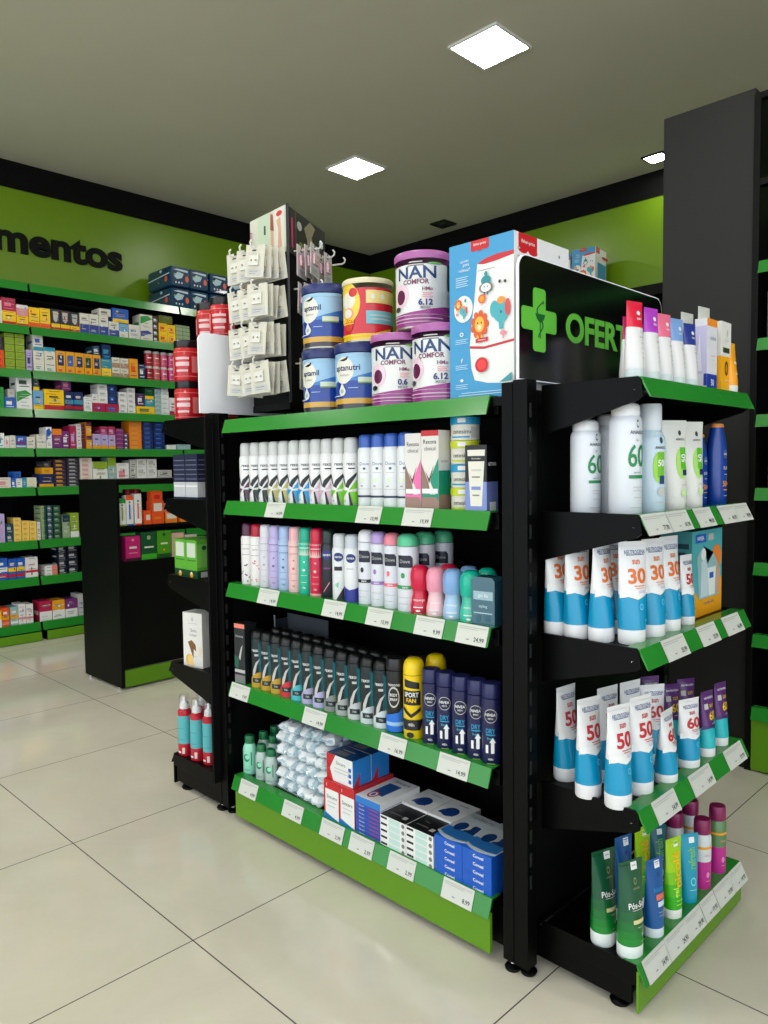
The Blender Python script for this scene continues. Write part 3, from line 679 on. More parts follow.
niv = [('e','greyl',.1,.62,.66,.085),('e',(24,26,60),.1,.62,.6,.077),('t','white','NIVEA',.1,.635,.035,1.0),('t','greyl','MEN',.1,.59,.022,.5),('t',(40,150,190),'DRY',.1,.44,.06,.9),('r',(40,150,190),-.35,.385,.55,.40),('t',(60,170,190),'fresh',.1,.35,.03,.8),('r','white',-.35,.17,-.1,.27),
       ('p','white',[(.15,.17),(.45,.17),(.45,.30),(.6,.30),(.3,.36),(.0,.30),(.15,.30)]),('t','greyl','48h',.1,.10,.03),('r',(120,170,60),-.2,.04,.5,.05)]
for i, x in enumerate((.797,.842,.889,.934,.975)):
    g_ = niv + ([('p','white',[(.95,.16+.09*k),(1.6,.24+.09*k),(1.6,.285+.09*k),(.95,.205+.09*k)]) for k in range(4)] if i == 2 else [])
    place('niv%d' % (i == 2), lambda: aerosol('spray_can', .185, .0228, (28,30,76), (30,34,84), 'flat', g_, capfrac=.82, rim='greyl'), (x, .036, T4), math.radians(24),
          'navy spray with round emblem, %s of the five at the right end' % (NTH[i] + ', white side slashes,' if i == 2 else NTH[i]), 'deodorant', 'navy sprays')
def tray():
    root = empty('display_tray'); m = M((46,50,56), .3); mb = MB()
    mb.box((-.1,-.028,0), (.1,.028,.004), m); mb.box((-.1,-.028,.004), (-.097,.028,.19), m); mb.box((-.097,.025,.004), (.1,.028,.205), M((70,76,82), .2))
    mb.box((-.1,-.028,.004), (-.092,-.0265,.205), M((120,126,130), .2)); mb.build('tray', root, bevel=.0006); return root
place('cbox', lambda: carton('deodorant_box', .046, .05, .190, (24,30,32), front=[('r','salm',-1,.93,1,1), ('t','greyl','Rexona',0,.8,.04,1.4,0), ('p','greyl',[(-.2,.45),(.3,.62),(.6,.66),(.1,.4)]), ('p',(16,90,70),[(-1,.3),(-1,.5),(-.2,.42),(-.3,.25)]), ('r','greyl',-1,.2,1,.25), ('r','grey',-1,0,1,.16)]), (.030,.035,T4), math.radians(8), 'dark upright carton with salmon top edge, far left of fourth shelf', 'box')
place('tray', tray, (.16,.150,T4), 0, 'dark plastic display tray standing behind the first black sprays', 'tray')
# base shelf: talc bottles, cotton bags, boxes
tl = [('e',(20,130,90),-.1,.44,.5,.10),('e',(150,224,196),.05,.46,.34,.06),('r',(20,130,90),.55,.25,.7,.6),('t',(20,110,80),'talco',0,.14,.05,1.1,0)]
TB = [(.018,.05,'front row, far left',1.0),(.088,.045,'front row, middle',.92),(.137,.045,'front row, next to cotton bags',.90),(.022,.100,'second row, left',1.0),(.063,.108,'second row, right',.95),(.022,.144,'third row, left',1.05),(.064,.152,'third row, right',1.0)]
for i, (x, y, d, k) in enumerate(TB):
    body = (150,224,196) if i == 0 else (176,196,190)
    o = place('talc%d' % (i > 0), lambda: bottle('powder_bottle', .122, .0225 if i == 0 else .0205, [(1,body)], (10,110,62), tl, .2, .68, .8, .2), (x, y, T5), math.radians(24), ('pale mint' if i == 0 else 'pale grey-green') + ' powder bottle with green cap, ' + d, 'bottle', 'powder bottles with green caps')
    o.scale = (1,1,k)
FILM = bpy.data.materials.new('clear_blue_film'); FILM.use_nodes = True; nt = FILM.node_tree
for n in list(nt.nodes): nt.nodes.remove(n)
a = nt.nodes.new('ShaderNodeBsdfTransparent'); a.inputs[0].default_value = (.90,.96,.99,1); b = nt.nodes.new('ShaderNodeBsdfGlossy'); b.inputs['Roughness'].default_value = .15
c = nt.nodes.new('ShaderNodeMixShader'); c.inputs[0].default_value = .14; e = nt.nodes.new('ShaderNodeOutputMaterial'); dd = nt.nodes.new('ShaderNodeBsdfDiffuse'); dd.inputs[0].default_value = (.50,.74,.86,1); c2 = nt.nodes.new('ShaderNodeMixShader'); c2.inputs[0].default_value = .22
nt.links.new(a.outputs[0], c.inputs[1]); nt.links.new(b.outputs[0], c.inputs[2]); nt.links.new(c.outputs[0], c2.inputs[1]); nt.links.new(dd.outputs[0], c2.inputs[2]); nt.links.new(c2.outputs[0], e.inputs[0])
COTTON = noisy('cotton', (226,230,232), (238,240,240), 60, .9, .4)
def cotton_bag(seed=0, W=.228, D=.24, Hh=.037):
    rd = random.Random(seed); root = empty('cotton_bag'); nx, ny = 22, 18; mb = MB()
    def hz(i, j):
        u, v = i/nx*2-1, j/ny*2-1; e = max(0, 1-abs(u)**6)*max(0, 1-abs(v)**6); return e
    wob = [[rd.uniform(-1,1) for _ in range(ny+1)] for _ in range(nx+1)]
    for sgn in (1, -1):
        vs = []
        for i in range(nx+1):
            for j in range(ny+1):
                u, v = i/nx*2-1, j/ny*2-1; e = hz(i, j)
                z = Hh*.5 + sgn*Hh*.48*e**.6*(1 + .28*wob[i][j]) - (0 if sgn < 0 else .0)
                vs.append((u*W/2*(1+.03*wob[i][j]*(1-e)), v*D/2, z))
        fs = [(i*(ny+1)+j, (i+1)*(ny+1)+j, (i+1)*(ny+1)+j+1, i*(ny+1)+j+1) for i in range(nx) for j in range(ny)]
        if sgn < 0: fs = [tuple(reversed(f)) for f in fs]
        mb.add(vs, fs, FILM, True)
    for k in range(3): mb.add([(-W/2+.01,-D/2-.001,Hh*.5-.002+.001*k),(W/2-.01,-D/2-.001,Hh*.5-.002+.001*k),(W/2-.02,-D/2-.006,Hh*.5-.004+.003*k),(-W/2+.02,-D/2-.007,Hh*.5-.005+.003*k)], [(0,1,2,3)], FILM) if k == 0 else None
    mb.build('film', root); cb = MB(); n = 5
    for a in range(n):
        for b in range(4):
            cx = -W/2*.97 + W*.97*(a+.5)/n + rd.uniform(-.005,.005); cy = -D/2 + D*(b+.5)/4 + rd.uniform(-.004,.004); rx, ry, rz = W/n*rd.uniform(.5,.56), D/4*rd.uniform(.48,.54), Hh*rd.uniform(.40,.46)
            S, Rr = 12, 7; vs = [(cx, cy, Hh*.5-rz)]
            for q in range(1, Rr):
                t = PI*q/Rr
                for s_ in range(S):
                    p = 2*PI*s_/S; bump = 1 + .06*math.sin(5*p+a)*math.sin(t); sq = lambda c_: math.copysign(abs(c_)**.8, c_)
                    vs.append((cx+rx*math.sin(t)**.7*sq(math.cos(p))*bump, cy+ry*math.sin(t)**.7*sq(math.sin(p))*bump, Hh*.5-rz*math.cos(t)))
            vs.append((cx, cy, Hh*.5+rz)); fs = [(0, 1+(s_+1) % S, 1+s_) for s_ in range(S)]
            for q in range(Rr-2):
                for s_ in range(S): fs.append((1+q*S+s_, 1+q*S+(s_+1) % S, 1+(q+1)*S+(s_+1) % S, 1+(q+1)*S+s_))
            vs = [tuple(Vector(p_) + Vector((p_[0]-cx, p_[1]-cy, p_[2]-Hh*.5))*(.34*noise.noise(Vector(p_)*75+Vector((seed*9,a*3,b*5))))) for p_ in vs]
            L_ = len(vs)-1; fs += [(L_, L_-S+s_, L_-S+(s_+1) % S) for s_ in range(S)]; cb.add(vs, fs, COTTON, True)
    o = cb.build('cotton_balls', root, merge=False); o['kind'] = 'stuff'; return root
for i in range(6):
    o = place('cot%d' % (i % 3), lambda: cotton_bag(i), (.287+(.012 if i == 5 else random.uniform(-.004,.004)), .150+(0 if i < 5 else .0), T5+.0362*i), math.radians((-3,2,-2,3,-1,4)[i]), 'clear bag of white cotton balls, %s in the stack of six' % ('lowest','second up','third up','fourth up','fifth up','topmost')[i], 'cotton bag', 'stacked bags of cotton balls')
sinc = dict(front=[('p','red',[(-1,0),(-1,1),(-.3,1),(-.75,.45),(-.5,0)]), ('t','ink','Sincare',.1,.74,.13,1.4,0), ('r','greyl',-.4,.50,.8,.53), ('r','greyl',-.4,.38,.8,.41), ('r','blue',.7,.12,.9,.26), ('r','blue',.7,.34,.9,.48), ('r','blue',.7,.56,.9,.70)],
            right=[('r',(40,130,210),-1,0,1,1), ('p','red',[(-.9,0),(-.2,.5),(-.3,0)])], top=[('r',(16,64,120),-1,0,1,1), ('r','grey',-.6,.15,.2,.5), ('r','greyl',-.6,.6,.3,.68)], left=[('r',(40,130,210),-1,0,1,1)])
upr = dict(front=[('p','red',[(-1,1),(-1,.0),(-.8,.0),(-.8,.78),(1,.78),(1,1)]), ('t','white','I',-.6,.88,.08), ('t','ink','Sincare',.1,.60,.09,1.5,0), ('r','greyl',-.5,.46,.7,.48), ('r','greyl',-.5,.36,.5,.38), ('p',(20,110,180),[(-1,0),(1,0),(1,.06),(0,.12),(-1,.2)])], top=[('r','red',-1,0,1,1)], right=[('r','red',-1,0,1,1)])
for i, x in enumerate((.448,.510)):
    place('upr', lambda: carton('dressing_box', .060, .15, .112, 'white', **upr), (x+.006, .084, T5), 0, 'upright white dressing box with red edge, %s one under blue boxes' % ('left','right')[i], 'box', 'upright red and white dressing boxes')
for i, y in enumerate((.050,.1195)):
    place('sinc', lambda: carton('dressing_box', .104, .068, .072, 'white', **sinc), (.482, y, T5+.1125), 0, 'blue and white dressing box lying on upright ones, %s' % ('front one','rear one')[i], 'box', 'dressing boxes lying on top')
for i in range(9):
    last = i == 8; h = .0105 if not last else .018
    place('thin%d' % last, lambda: carton('dressing_packet', .092, .15, h, (38,80,176) if not last else 'white', front=[('r',(30,60,150),-1,0,1,.2),('t','white','Sincare',-.5,.58,.45,.5,0),('r',(160,60,110),.1,.3,.9,.6)] if not last else [('r',(40,120,200),-1,0,1,1)],
        right=[('r','white',-1,.1,1,.9)], top=[('r',(24,74,130),-.6,.25,.35,.75),('e','red',-.25,.22,.32,.13),('e','white',-.25,.22,.22,.09),('e','dblue',-.25,.22,.12,.06),('t','dgrey','Sincare',.05,.88,.09,1.3,0)] if last else []),
        (.596, .085, T5+.0107*i), 0, ('white packet with blue picture lying on top of thin blue packets' if last else 'thin blue dressing packet, %s in the stack of eight' % ORD[i]), 'box', None if last else 'thin blue packets')
def lieb(nm, w, d, h, **k): return lambda: carton(nm, w, d, h, 'white', **k)
for s_, x in ((0,.689),(1,.779)):
    for i in range(5):
        tp = [('r','ink',-1,0,1,1),('t','grey','Flexi',-.3,.62,.09,.7,0),('r','greyl',.35,.2,.65,.38),('r','grey',-.7,.3,.2,.34)] if i == 4 else []
        place('fl%d' % (i == 4), lieb('bandage_box', .088, .078, .0165, front=[('r','ink',-.95,.45,-.45,.8),('r',(190,220,212),-.3,.1,.55,.9),('e','grey',.8,.5,.12,.32)], right=[('r','greyl',-.8,.3,.8,.6)], top=tp), (x, .046, T5+.0167*i), 0,
              'small black and white bandage box, %s, %s stack' % ('topmost' if i == 4 else ORD[i]+' up', ('left','right')[s_]), 'box', 'black and white bandage boxes')
    for i in range(5):
        tp = [('e',(20,60,130),-.05,.38,.5,.24),('p',(20,60,130),[(-.7,.2),(.4,.2),(.2,.4),(-.6,.4)]),('t','dgrey','Sinpelo',.1,.82,.10,1.4,0)] if i == 4 else []
        place('sm%d' % (i == 4), lieb('bandage_box', .088, .105, .0175, front=[('r','greyl',-.9,.3,.9,.6)], right=[('r','greyl',-.8,.3,.8,.6)], top=tp), (x, .140, T5+.0177*i), 0,
              'white bandage box behind the black ones, %s, %s stack' % ('topmost' if i == 4 else ORD[i]+' up', ('left','right')[s_]), 'box', 'white bandage boxes behind')
for s_, x in ((0,.870),(1,.9535)):
    for i in range(5):
        place('cb', lambda: carton('plaster_box', .082, .12, .0185, (20,88,190), front=[('t','white','Coveel',.1,.45,.42,.9,.02)], right=[('t','white','Coveel',0,.5,.4,.9)], top=[('r',(30,100,200),-1,0,1,1)]), (x, .066, T5+.0187*i), 0,
              'bright blue plaster box, %s, %s stack at the end' % ('topmost' if i == 4 else ORD[i]+' up', ('left','right')[s_]), 'box', 'bright blue plaster boxes')
    def flapcard():
        mb = MB(); n = 12; m = M((186,194,200), .4); vs = []
        for k in (0, 1):
            for i in range(n+1):
                u = -1 + 2*i/n; vs.append((u*.045, -.062 - .012*(1-u*u) , .006+.004*k*0 - (.004 if k else 0)))
        out = [(-.045,.075),(.045,.075)] + [(.045*(1-2*i/n), -.055-.014*math.sin(PI*i/n)) for i in range(n+1)]
        mb.prism(out[::-1], 2, 0, .0012, m)
        graphics(mb, [('p',(40,110,180),[(-1,.30),(1,.30),(1,.05),(.5,-.02),(-.5,-.02),(-1,.05)]), ('e',(20,56,110),-.4,.42,.36,.18), ('p',(20,56,110),[(.0,.3),(.8,.3),(.6,.62),(.2,.62)]), ('t','grey','COVERLITE',0,.88,.10,1.6,0), ('e','greyl',.1,.45,.12,.08)], lambda u, v, l: (u, v-.055, .0012+l), .043, .125, 0)
        return mb.build('leaflet')
    place('leaf', flapcard, (x, .078, T5+.0187*5), math.radians(-4), 'picture card lying on the %s bright blue stack' % ('left','right')[s_], 'card', 'picture cards on blue boxes')
# ------------------------------------------------------------------ on top of the gondola
NW = 'white'
def nan(age): return [('r','greyl',-.25,.845,.25,.86), ('r','grey',-.3,.80,.3,.815), ('t',(30,60,110),'NAN',0,.72,.16,-1.5,.02), ('t',(120,60,90),'COMFOR',0,.60,.065,1.4,.03), ('e',(230,200,214),-.62,.44,.36,.15), ('e',(96,30,70),-.62,.42,.22,.095), ('e','dgrey',-.8,.27,.16,.035),
      ('t',(120,50,90),'HMo',.42,.505,.05,.6,.02), ('r','rose',.25,.445,.6,.455), ('r','rose',.25,.42,.55,.43), ('r','rose',.25,.395,.6,.405), ('t',(60,60,120),age,.35,.335,.085,.9,.04), ('t','grey','MESES',.35,.265,.035,.6), ('r',(60,60,60),1.25,.50,1.6,.84), ('r','greyl',1.25,.3,1.6,.46), ('r',(200,170,190),-1,.12,1.0,.135), ('r',(200,170,190),-1,.08,1.2,.09),
      ('p',(150,52,130),[(-1.3,.18),(1.8,.18),(1.8,.30),(1.0,.275),(.2,.225),(-.6,.195)]), ('e',(90,160,70),.7,.83,.25,.015)]
def nanc(h, r, age): return lambda: can('formula_tin', h, r, [(.19,(150,52,130)),(.9,(222,222,220))], (170,96,160), nan(age), .08)
place('nan0', nanc(.180,.068,'0.6'), (.655,.082,T1), math.radians(32), 'white and plum formula tin with purple lid, marked 0.6', 'tin')
place('nan6', nanc(.184,.0685,'6.12'), (.793,.084,T1), math.radians(20), 'white and plum formula tin marked 6.12, beside the tall blue carton', 'tin')
place('nan6', None, (.716,.110,T1+.1845), math.radians(26), 'white and plum formula tin with purple lid resting on two others', 'tin')
def apt(nm): return [('p',(150,190,220),[(-1.2,.85),(1.4,.85),(1.4,.60),(.2,.48),(-1.2,.40)]), ('e','cream',-.15,.60,.48,.20), ('p','ink',[(-.35,.745),(-.05,.775),(.1,.80),(.06,.75),(-.1,.73)]), ('t',(30,40,90),nm,0,.62,.11,1.9,.02), ('t','grey','Profutura',-.1,.53,.03,.7,0),
      ('e','cream',-.2,.29,.17,.065), ('p','cream',[(-.34,.32),(-.06,.32),(-.2,.42)]), ('e','gteal',-.2,.29,.08,.03), ('r',(200,214,190),.5,.40,1.2,.49), ('r',(110,150,80),.5,.40,1.2,.42), ('r',(170,190,220),.1,.33,.5,.34), ('r','white',-1.3,.22,-.2,.23)]
def aptc(nm): return lambda: can('formula_tin', .174, .064, [(.035,(60,60,70)),(.12,(56,50,60)),(.21,(206,160,60)),(.5,(16,60,150)),(.9,(50,116,190))], (30,42,100), apt(nm), .115)
place('apt', aptc('aptamil'), (.378,.082,T1), math.radians(6), 'blue milk tin with navy lid, bottom left, next to the card stand', 'tin')
place('apt', None, (.376,.086,T1+.1745), math.radians(12), 'blue milk tin with navy lid stacked on top at left', 'tin')
place('aptn', aptc('aptanutri'), (.515,.080,T1), math.radians(14), 'blue milk tin carrying the red and yellow tin', 'tin')
place('nest', lambda: can('milk_tin', .163, .066, [(.04,(200,170,40)),(.13,(232,190,30)),(.9,(200,26,44))], (214,206,170), [('e',(230,200,60),-.75,.62,.72,.34), ('e','cream',-.6,.66,.36,.13), ('e','red',-.35,.78,.20,.07), ('e',(232,150,120),-.6,.46,.3,.09), ('e','cream',-.62,.46,.22,.07),
      ('p',(236,200,40),[(-1.3,.13),(.5,.13),(1.3,.22),(1.3,.13),(1.2,.10),(-1.3,.10)]), ('r',(226,206,130),.2,.60,1.6,.80), ('r',(110,180,190),.2,.28,1.6,.48), ('e',(200,60,40),-.55,.28,.2,.10), ('t','yel','Nutri',-.6,.36,.08,.9,.02), ('r',(226,180,60),-.9,.29,-.3,.31),
      ('t',(60,60,60),'0',-1.15,.55,.11), ('r','greyl',.35,.40,1.3,.42), ('r','greyl',.35,.34,1.3,.36), ('e','cream',.45,.70,.1,.04), ('e','cream',.85,.70,.1,.04)], .06), (.530,.100,T1+.1745), math.radians(30), 'larger red and yellow milk tin stacked on a blue tin', 'tin')
def lion(x, y, k): return [('e',(214,90,40),x,y,.19*k,.062*k)] + [('e',(214,90,40),x+.19*k*math.cos(a),y+.058*k*math.sin(a),.06*k,.02*k) for a in [PI*2*i/9 for i in range(9)]] + [('e',(240,180,60),x,y,.13*k,.043*k), ('e','ink',x-.05*k,y+.008*k,.015*k,.006*k), ('e','ink',x+.05*k,y+.008*k,.015*k,.006*k), ('e','cream',x,y-.015*k,.05*k,.014*k), ('e',(240,180,60),x-.05*k,y-.075*k,.03*k,.02*k), ('e',(240,180,60),x+.06*k,y-.075*k,.03*k,.02*k)]
def eleph(x, y, k): return [('e',(70,170,180),x,y,.20*k,.055*k), ('e',(70,170,180),x-.17*k,y+.02*k,.12*k,.045*k), ('e',(210,80,80),x+.17*k,y+.02*k,.07*k,.045*k), ('p',(70,170,180),[(x-.05*k,y-.09*k),(x+.05*k,y-.09*k),(x+.08*k,y),(x-.08*k,y)]), ('e','ink',x-.0*k,y+.0*k,.02*k,.008*k), ('e',(236,150,60),x,y+.062*k,.1*k,.02*k)]
def fpbox():
    m = (226,226,226)
    hum = [('p','white',[(-.1,.85),(.4,.845),(1.0,.86),(1.0,.10),(.9,.085),(.2,.10),(-.2,.125),(-.3,.20),(-.35,.34),(-.3,.46),(-.2,.62)]), ('p',(196,40,50),[(-.1,.85),(.1,.872),(.5,.886),(1.0,.884),(1.0,.86),(.5,.845),(.1,.84)]), ('p',(196,40,50),[(-.35,.345),(.1,.33),(1.0,.352),(1.0,.337),(.1,.314),(-.35,.328)])]
    fr = [('r',(62,150,200),-1,0,1,1)] + hum + [('p','red',[(-.3,.945),(.26,.945),(.26,1),(-.3,1)]), ('e','red',-.2,.945,.1,.012), ('e','red',-.02,.943,.1,.014), ('e','red',.16,.945,.1,.012), ('t','white','fisher-price',-.02,.972,.02,.5,.01),
          ('t','white','¡ajustar',-.5,.885,.022,.36,0), ('t','white','para',-.45,.858,.020,.2,0), ('t','white','relaxar!',-.5,.832,.022,.36,0), ('e','white',-.54,.585,.30,.085)] + [('r',(190,220,236),-.78,.785-.014*i,-.38-.05*(i%2),.790-.014*i) for i in range(5)]
    fr += [('e','white',-.6,.425,.06,.014),('e',(62,150,200),-.6,.425,.035,.008),('p','white',[(-.62,.26),(-.57,.28),(-.59,.27),(-.56,.268),(-.62,.24)]),('e','white',-.6,.13,.05,.01)] + [('r',(190,220,236),-.8,a-.012*i,-.4-.05*(i%2),a+.004-.012*i) for a in (.39,.225,.10) for i in range(3)] + [('r',(200,226,240),-.6,.045,.9,.049),('r',(200,226,240),-.7,.030,.9,.034)]
    fr += lion(-.02,.47,1.15) + eleph(.64,.525,1.15) + lion(-.68,.615,.48) + eleph(-.50,.565,.48) + [('e',(40,140,150),-.45,.635,.03,.012),('e','rose',-.72,.555,.04,.01)] + [('e','orr',.07,.625,.11,.028),('e','oyel',.07,.625,.07,.018)]
    fr += [('e',(40,140,150),.2,.735,.15,.03),('e',(40,140,150),.2,.775,.05,.016),('e',(120,120,116),.2,.69,.21,.032),('e','white',.2,.69,.15,.027),('e','ink',.15,.695,.015,.005),('e','ink',.25,.695,.015,.005),('r','dgrey',.14,.645,.17,.665),('r','dgrey',.24,.645,.27,.665),('r','dgrey',-.05,.80,.5,.803),
           ('e','dgrey',.62,.71,.04,.010),('e','dgrey',.78,.705,.04,.010),('e','rose',.72,.395,.10,.014),('p','rose',[(.70,.36),(.74,.36),(.74,.39),(.70,.39)]),('e','red',.06,.215,.2,.047),('e',(230,60,60),.06,.215,.14,.034),('p','red',[(-.12,.355),(.26,.36),(.26,.385),(-.12,.38)]),('t','white','fisher-price',.07,.37,.012,.30),
           ('p',(60,150,160),[(.6,.094),(.97,.10),(.97,.15)])]
    sd = [('r','red',-.85,.90,-.2,1.0),('e','red',-.7,.90,.16,.02),('e','red',-.35,.90,.16,.02),('t','white','fisher-price',-.52,.95,.03,.6,.01),('e','grey',.62,.93,.03,.01)] + \
         [('r','greyl',-.9,.9-.05*i,-.8,.91-.05*i) for i in range(12)] + [('e','red',.75,.84,.6,.03),('r',(62,150,200),-.6,.1,.9,.7)]
    fr2 = [g_ for g_ in fr]
    return carton('humidifier_box', .175, .215, .345, m, front=fr2, right=sd, left=[('r',(62,150,200),-1,0,1,1),('e','white',0,.5,.5,.2)], top=[('r','white',-1,0,1,1)], rough=.35)
place('fp', fpbox, (.9535,.139,T1), 0, 'tall light blue and white humidifier carton beside the offers sign', 'box')
place('fp', None, (-.925,3.79,2.321), math.radians(8), 'humidifier carton far back on top of the back wall shelving, front one', 'box')
place('fp', None, (-1.14,3.81,2.321), math.radians(8), 'humidifier carton on the back wall shelving, mostly hidden left one', 'box')
# revolving three-sided card stand
P0 = Vector((.150,.134)); d1 = math.radians(175.4); d2 = math.radians(116.3)
A1 = P0 + .215*Vector((math.cos(d1), math.sin(d1))); A2 = P0 + .30*Vector((math.cos(d2), math.sin(d2)))
t = empty('card_display_stand', ((P0.x+A1.x+A2.x)/3, (P0.y+A1.y+A2.y)/3, T1)); off = tuple(t.location)
tag(t, 'black revolving three-sided card stand with hooks, above the left shelves', 'display stand')
tri = [tuple(P0), tuple(A2), tuple(A1)]
def inset(p, k): c = ((P0+A1+A2)/3); return tuple(c + (Vector(p)-c)*k)
mb = MB(); mb.prism([inset(p, .98) for p in tri], 2, T1+.045, 1.89, BACKP); kid(mb, 'tower', t, off)
mb = MB(); mb.prism([inset(p, 1.0) for p in tri], 2, T1+.035, T1+.055, METAL); mb.lathe([(0,0,METAL),(.06,0,METAL),(.06,.008,METAL),(.012,.012,METAL),(.012,.036,METAL)], 24, (off[0], off[1], T1)); kid(mb, 'base', t, off)
mb = MB(); mb.prism([(P0.x-.006,P0.y+.002),(P0.x+.004,P0.y-.003),(P0.x+.006,P0.y+.004),(P0.x-.002,P0.y+.006)], 2, T1+.055, 1.892, M((60,60,62), .3, .6)); kid(mb, 'corner_edge', t, off)
u1 = Vector((math.cos(d1), math.sin(d1))); n1 = Vector((u1.y*-1, u1.x)); n1 = n1 if n1.y < 0 else -n1
u2 = Vector((math.cos(d2), math.sin(d2))); n2 = Vector((u2.y, -u2.x)); n2 = n2 if n2.x > 0 else -n2
def face_map(u, n, base=P0, z0=0): return lambda a, v, l: (base.x+u.x*a+n.x*(l+.002), base.y+u.y*a+n.y*(l+.002), z0+v)
mb = MB(); W1 = .205
graphics(mb, [('r',(206,206,190),0,0,1,1),('t',(150,30,80),'Merfuy',.5,.5,.1) if False else ('r',(206,206,190),.8,0,1,1),('r',(190,204,180),.42,0,.78,1),('e',(60,110,70),.62,.28,.10,.05),('r','dgreen',.55,.55,.6,.75),('p','skin',[(.33,.1),(.42,.1),(.40,.95),(.35,.95)]),('p',(150,70,50),[(.32,.55),(.42,.6),(.41,.95),(.34,.9)]),('r',(214,212,200),.03,0,.31,1),
     ('p','skin',[(.10,.05),(.22,.05),(.20,.55),(.25,.75),(.14,.8),(.12,.5)]),('e','red',.17,.88,.08,.06)], face_map(u1, n1, P0, 1.752), W1, .137, 0)
mb2 = []
vs_, fs_, w_ = text2d('mertuy', .02); k_ = .016
mb.add([face_map(u1, n1, P0, 1.752)(.192 + y*k_*-1*-1 - 0, .07 + x*k_*1.15, .006) for x, y in vs_], fs_, M((150,30,80), .5))
kid(mb, 'left_header', t, off)
mb = MB()
graphics(mb, [('r',(20,20,22),0,0,1,1),('r',(214,30,110),.10,.15,.14,.8),('r',(120,96,60),.2,0,.215,1),('e','greyl',.30,.72,.06,.10),('p',(150,140,110),[(.42,.75),(.58,.98),(.72,.9),(.62,.65),(.70,.3),(.6,.1),(.45,.1),(.5,.5)]),('p','skin',[(.50,.3),(.62,.35),(.66,.05),(.52,.05)]),('e','white',.88,.62,.06,.08),('e',(120,140,40),.33,.28,.06,.1)], lambda a, v, l: (P0.x+u2.x*a+n2.x*(l+.002), P0.y+u2.y*a+n2.y*(l+.002), 1.752+v), .29, .137, 0)
kid(mb, 'right_header', t, off)
def hook(a, z, u, n, ln=.10):
    p = P0 + u*a; mb = MB(); q = [Vector((p.x+n.x*s_, p.y+n.y*s_, z)) for s_ in (0, ln*.5, ln)]
    e = q[-1]; q += [e + Vector((n.x*.008, n.y*.008, .005)), e + Vector((n.x*.010, n.y*.010, .014)), e + Vector((n.x*.004, n.y*.004, .021))]
    mb.tube(q, .0028, M((214,214,206), .3), 8); kid(mb, 'hook', t, off)
def hcard(pink):
    root = empty('hanging_card'); m = M((206,202,186) if not pink else (216,206,206), .45); mb = MB()
    w, h = .070, .094
    mb.prism([(-w/2,-h),(w/2,-h),(w/2,0),(.006,0),(.006,-.010),(-.006,-.010),(-.006,0),(-w/2,0)][::-1], 1, -.0006, .0006, m)
    c = (196,190,170) if not pink else (224,160,176)
    graphics(mb, [('r','ink',-.35,-.15,.1,-.19),('r',c,-.7,-.62,.6,-.66),('r',c,-.7,-.26,.6,-.29),('r','greyl',-.7,-.74,.7,-.95),('r','grey',-.5,-.80,.4,-.82),('r','grey',-.5,-.87,.2,-.885)] + ([('r',c,-.7,-.32,.7,-.6)] if pink else []), lambda u, v, l: (u, -.0006-l, v), w/2, h, 0)
    mb.build('card', root)
    bb_ = MB(); bb_.prism([(-.016,-.060),(.016,-.060),(.016,-.030),(-.016,-.030)][::-1], 1, -.007, -.0012, M((214,212,200) if not pink else (226,190,200), .2, coat=.5))
    for xx in (-.008,.008): bb_.lathe([(.003,-.048,M((170,160,130),.3,.6)),(.0035,-.045,M((170,160,130),.3,.6)),(0,-.042,M((170,160,130),.3,.6))], 8, (xx,-.0075,0))
    bb_.build('blister', root); return root
rows = [1.756,1.642,1.530,1.416]; colsn = ['right','middle','left']
for r_, z in enumerate(rows):
    for c_, a in enumerate((.028,.090,.152)):
        hook(a, z-.004, u1, n1, .10)
        for k in range(4):
            s_ = .026 + .021*k; p = P0 + u1*(a + random.uniform(-.002,.002)) + n1*s_
            place('hc0', lambda: hcard(False), (p.x, p.y, z+.006 + random.uniform(-.002,.002)), math.atan2(n1.x, -n1.y) + math.radians(22+random.uniform(-5,5)),
                  'cream earring card on the %s hook, %s row of the stand' % (colsn[c_], ('top','second','third','lowest')[r_]), 'card', 'cards on the %s hook of row %d' % (colsn[c_], r_+1), tilt=(0, math.radians(random.uniform(-7,7))))
for r_, a, n_, pk in ((0,.045,3,1),(0,.145,3,1),(0,.235,0,1),(1,.045,2,1),(1,.145,0,1),(3,.045,1,0)):
    z = rows[r_]+.012; hook(a, z-.004, u2, n2, .085)
    for k in range(n_):
        s_ = .028+.022*k; p = P0+u2*a+n2*s_
        place('hc%d' % pk, lambda: hcard(bool(pk)), (p.x, p.y, z+.006), math.atan2(n2.x, -n2.y)+math.radians(random.uniform(-6,6)),
              ('pink' if pk else 'pale') + ' earring card on the right side of the stand, %s row, %s' % (('top','second','third','lowest')[r_], 'near corner hook' if a < .1 else 'middle hook'), 'card', 'right side cards, row %d hook %d' % (r_+1, int(a*10)), tilt=(0, math.radians(random.uniform(-5,5))))
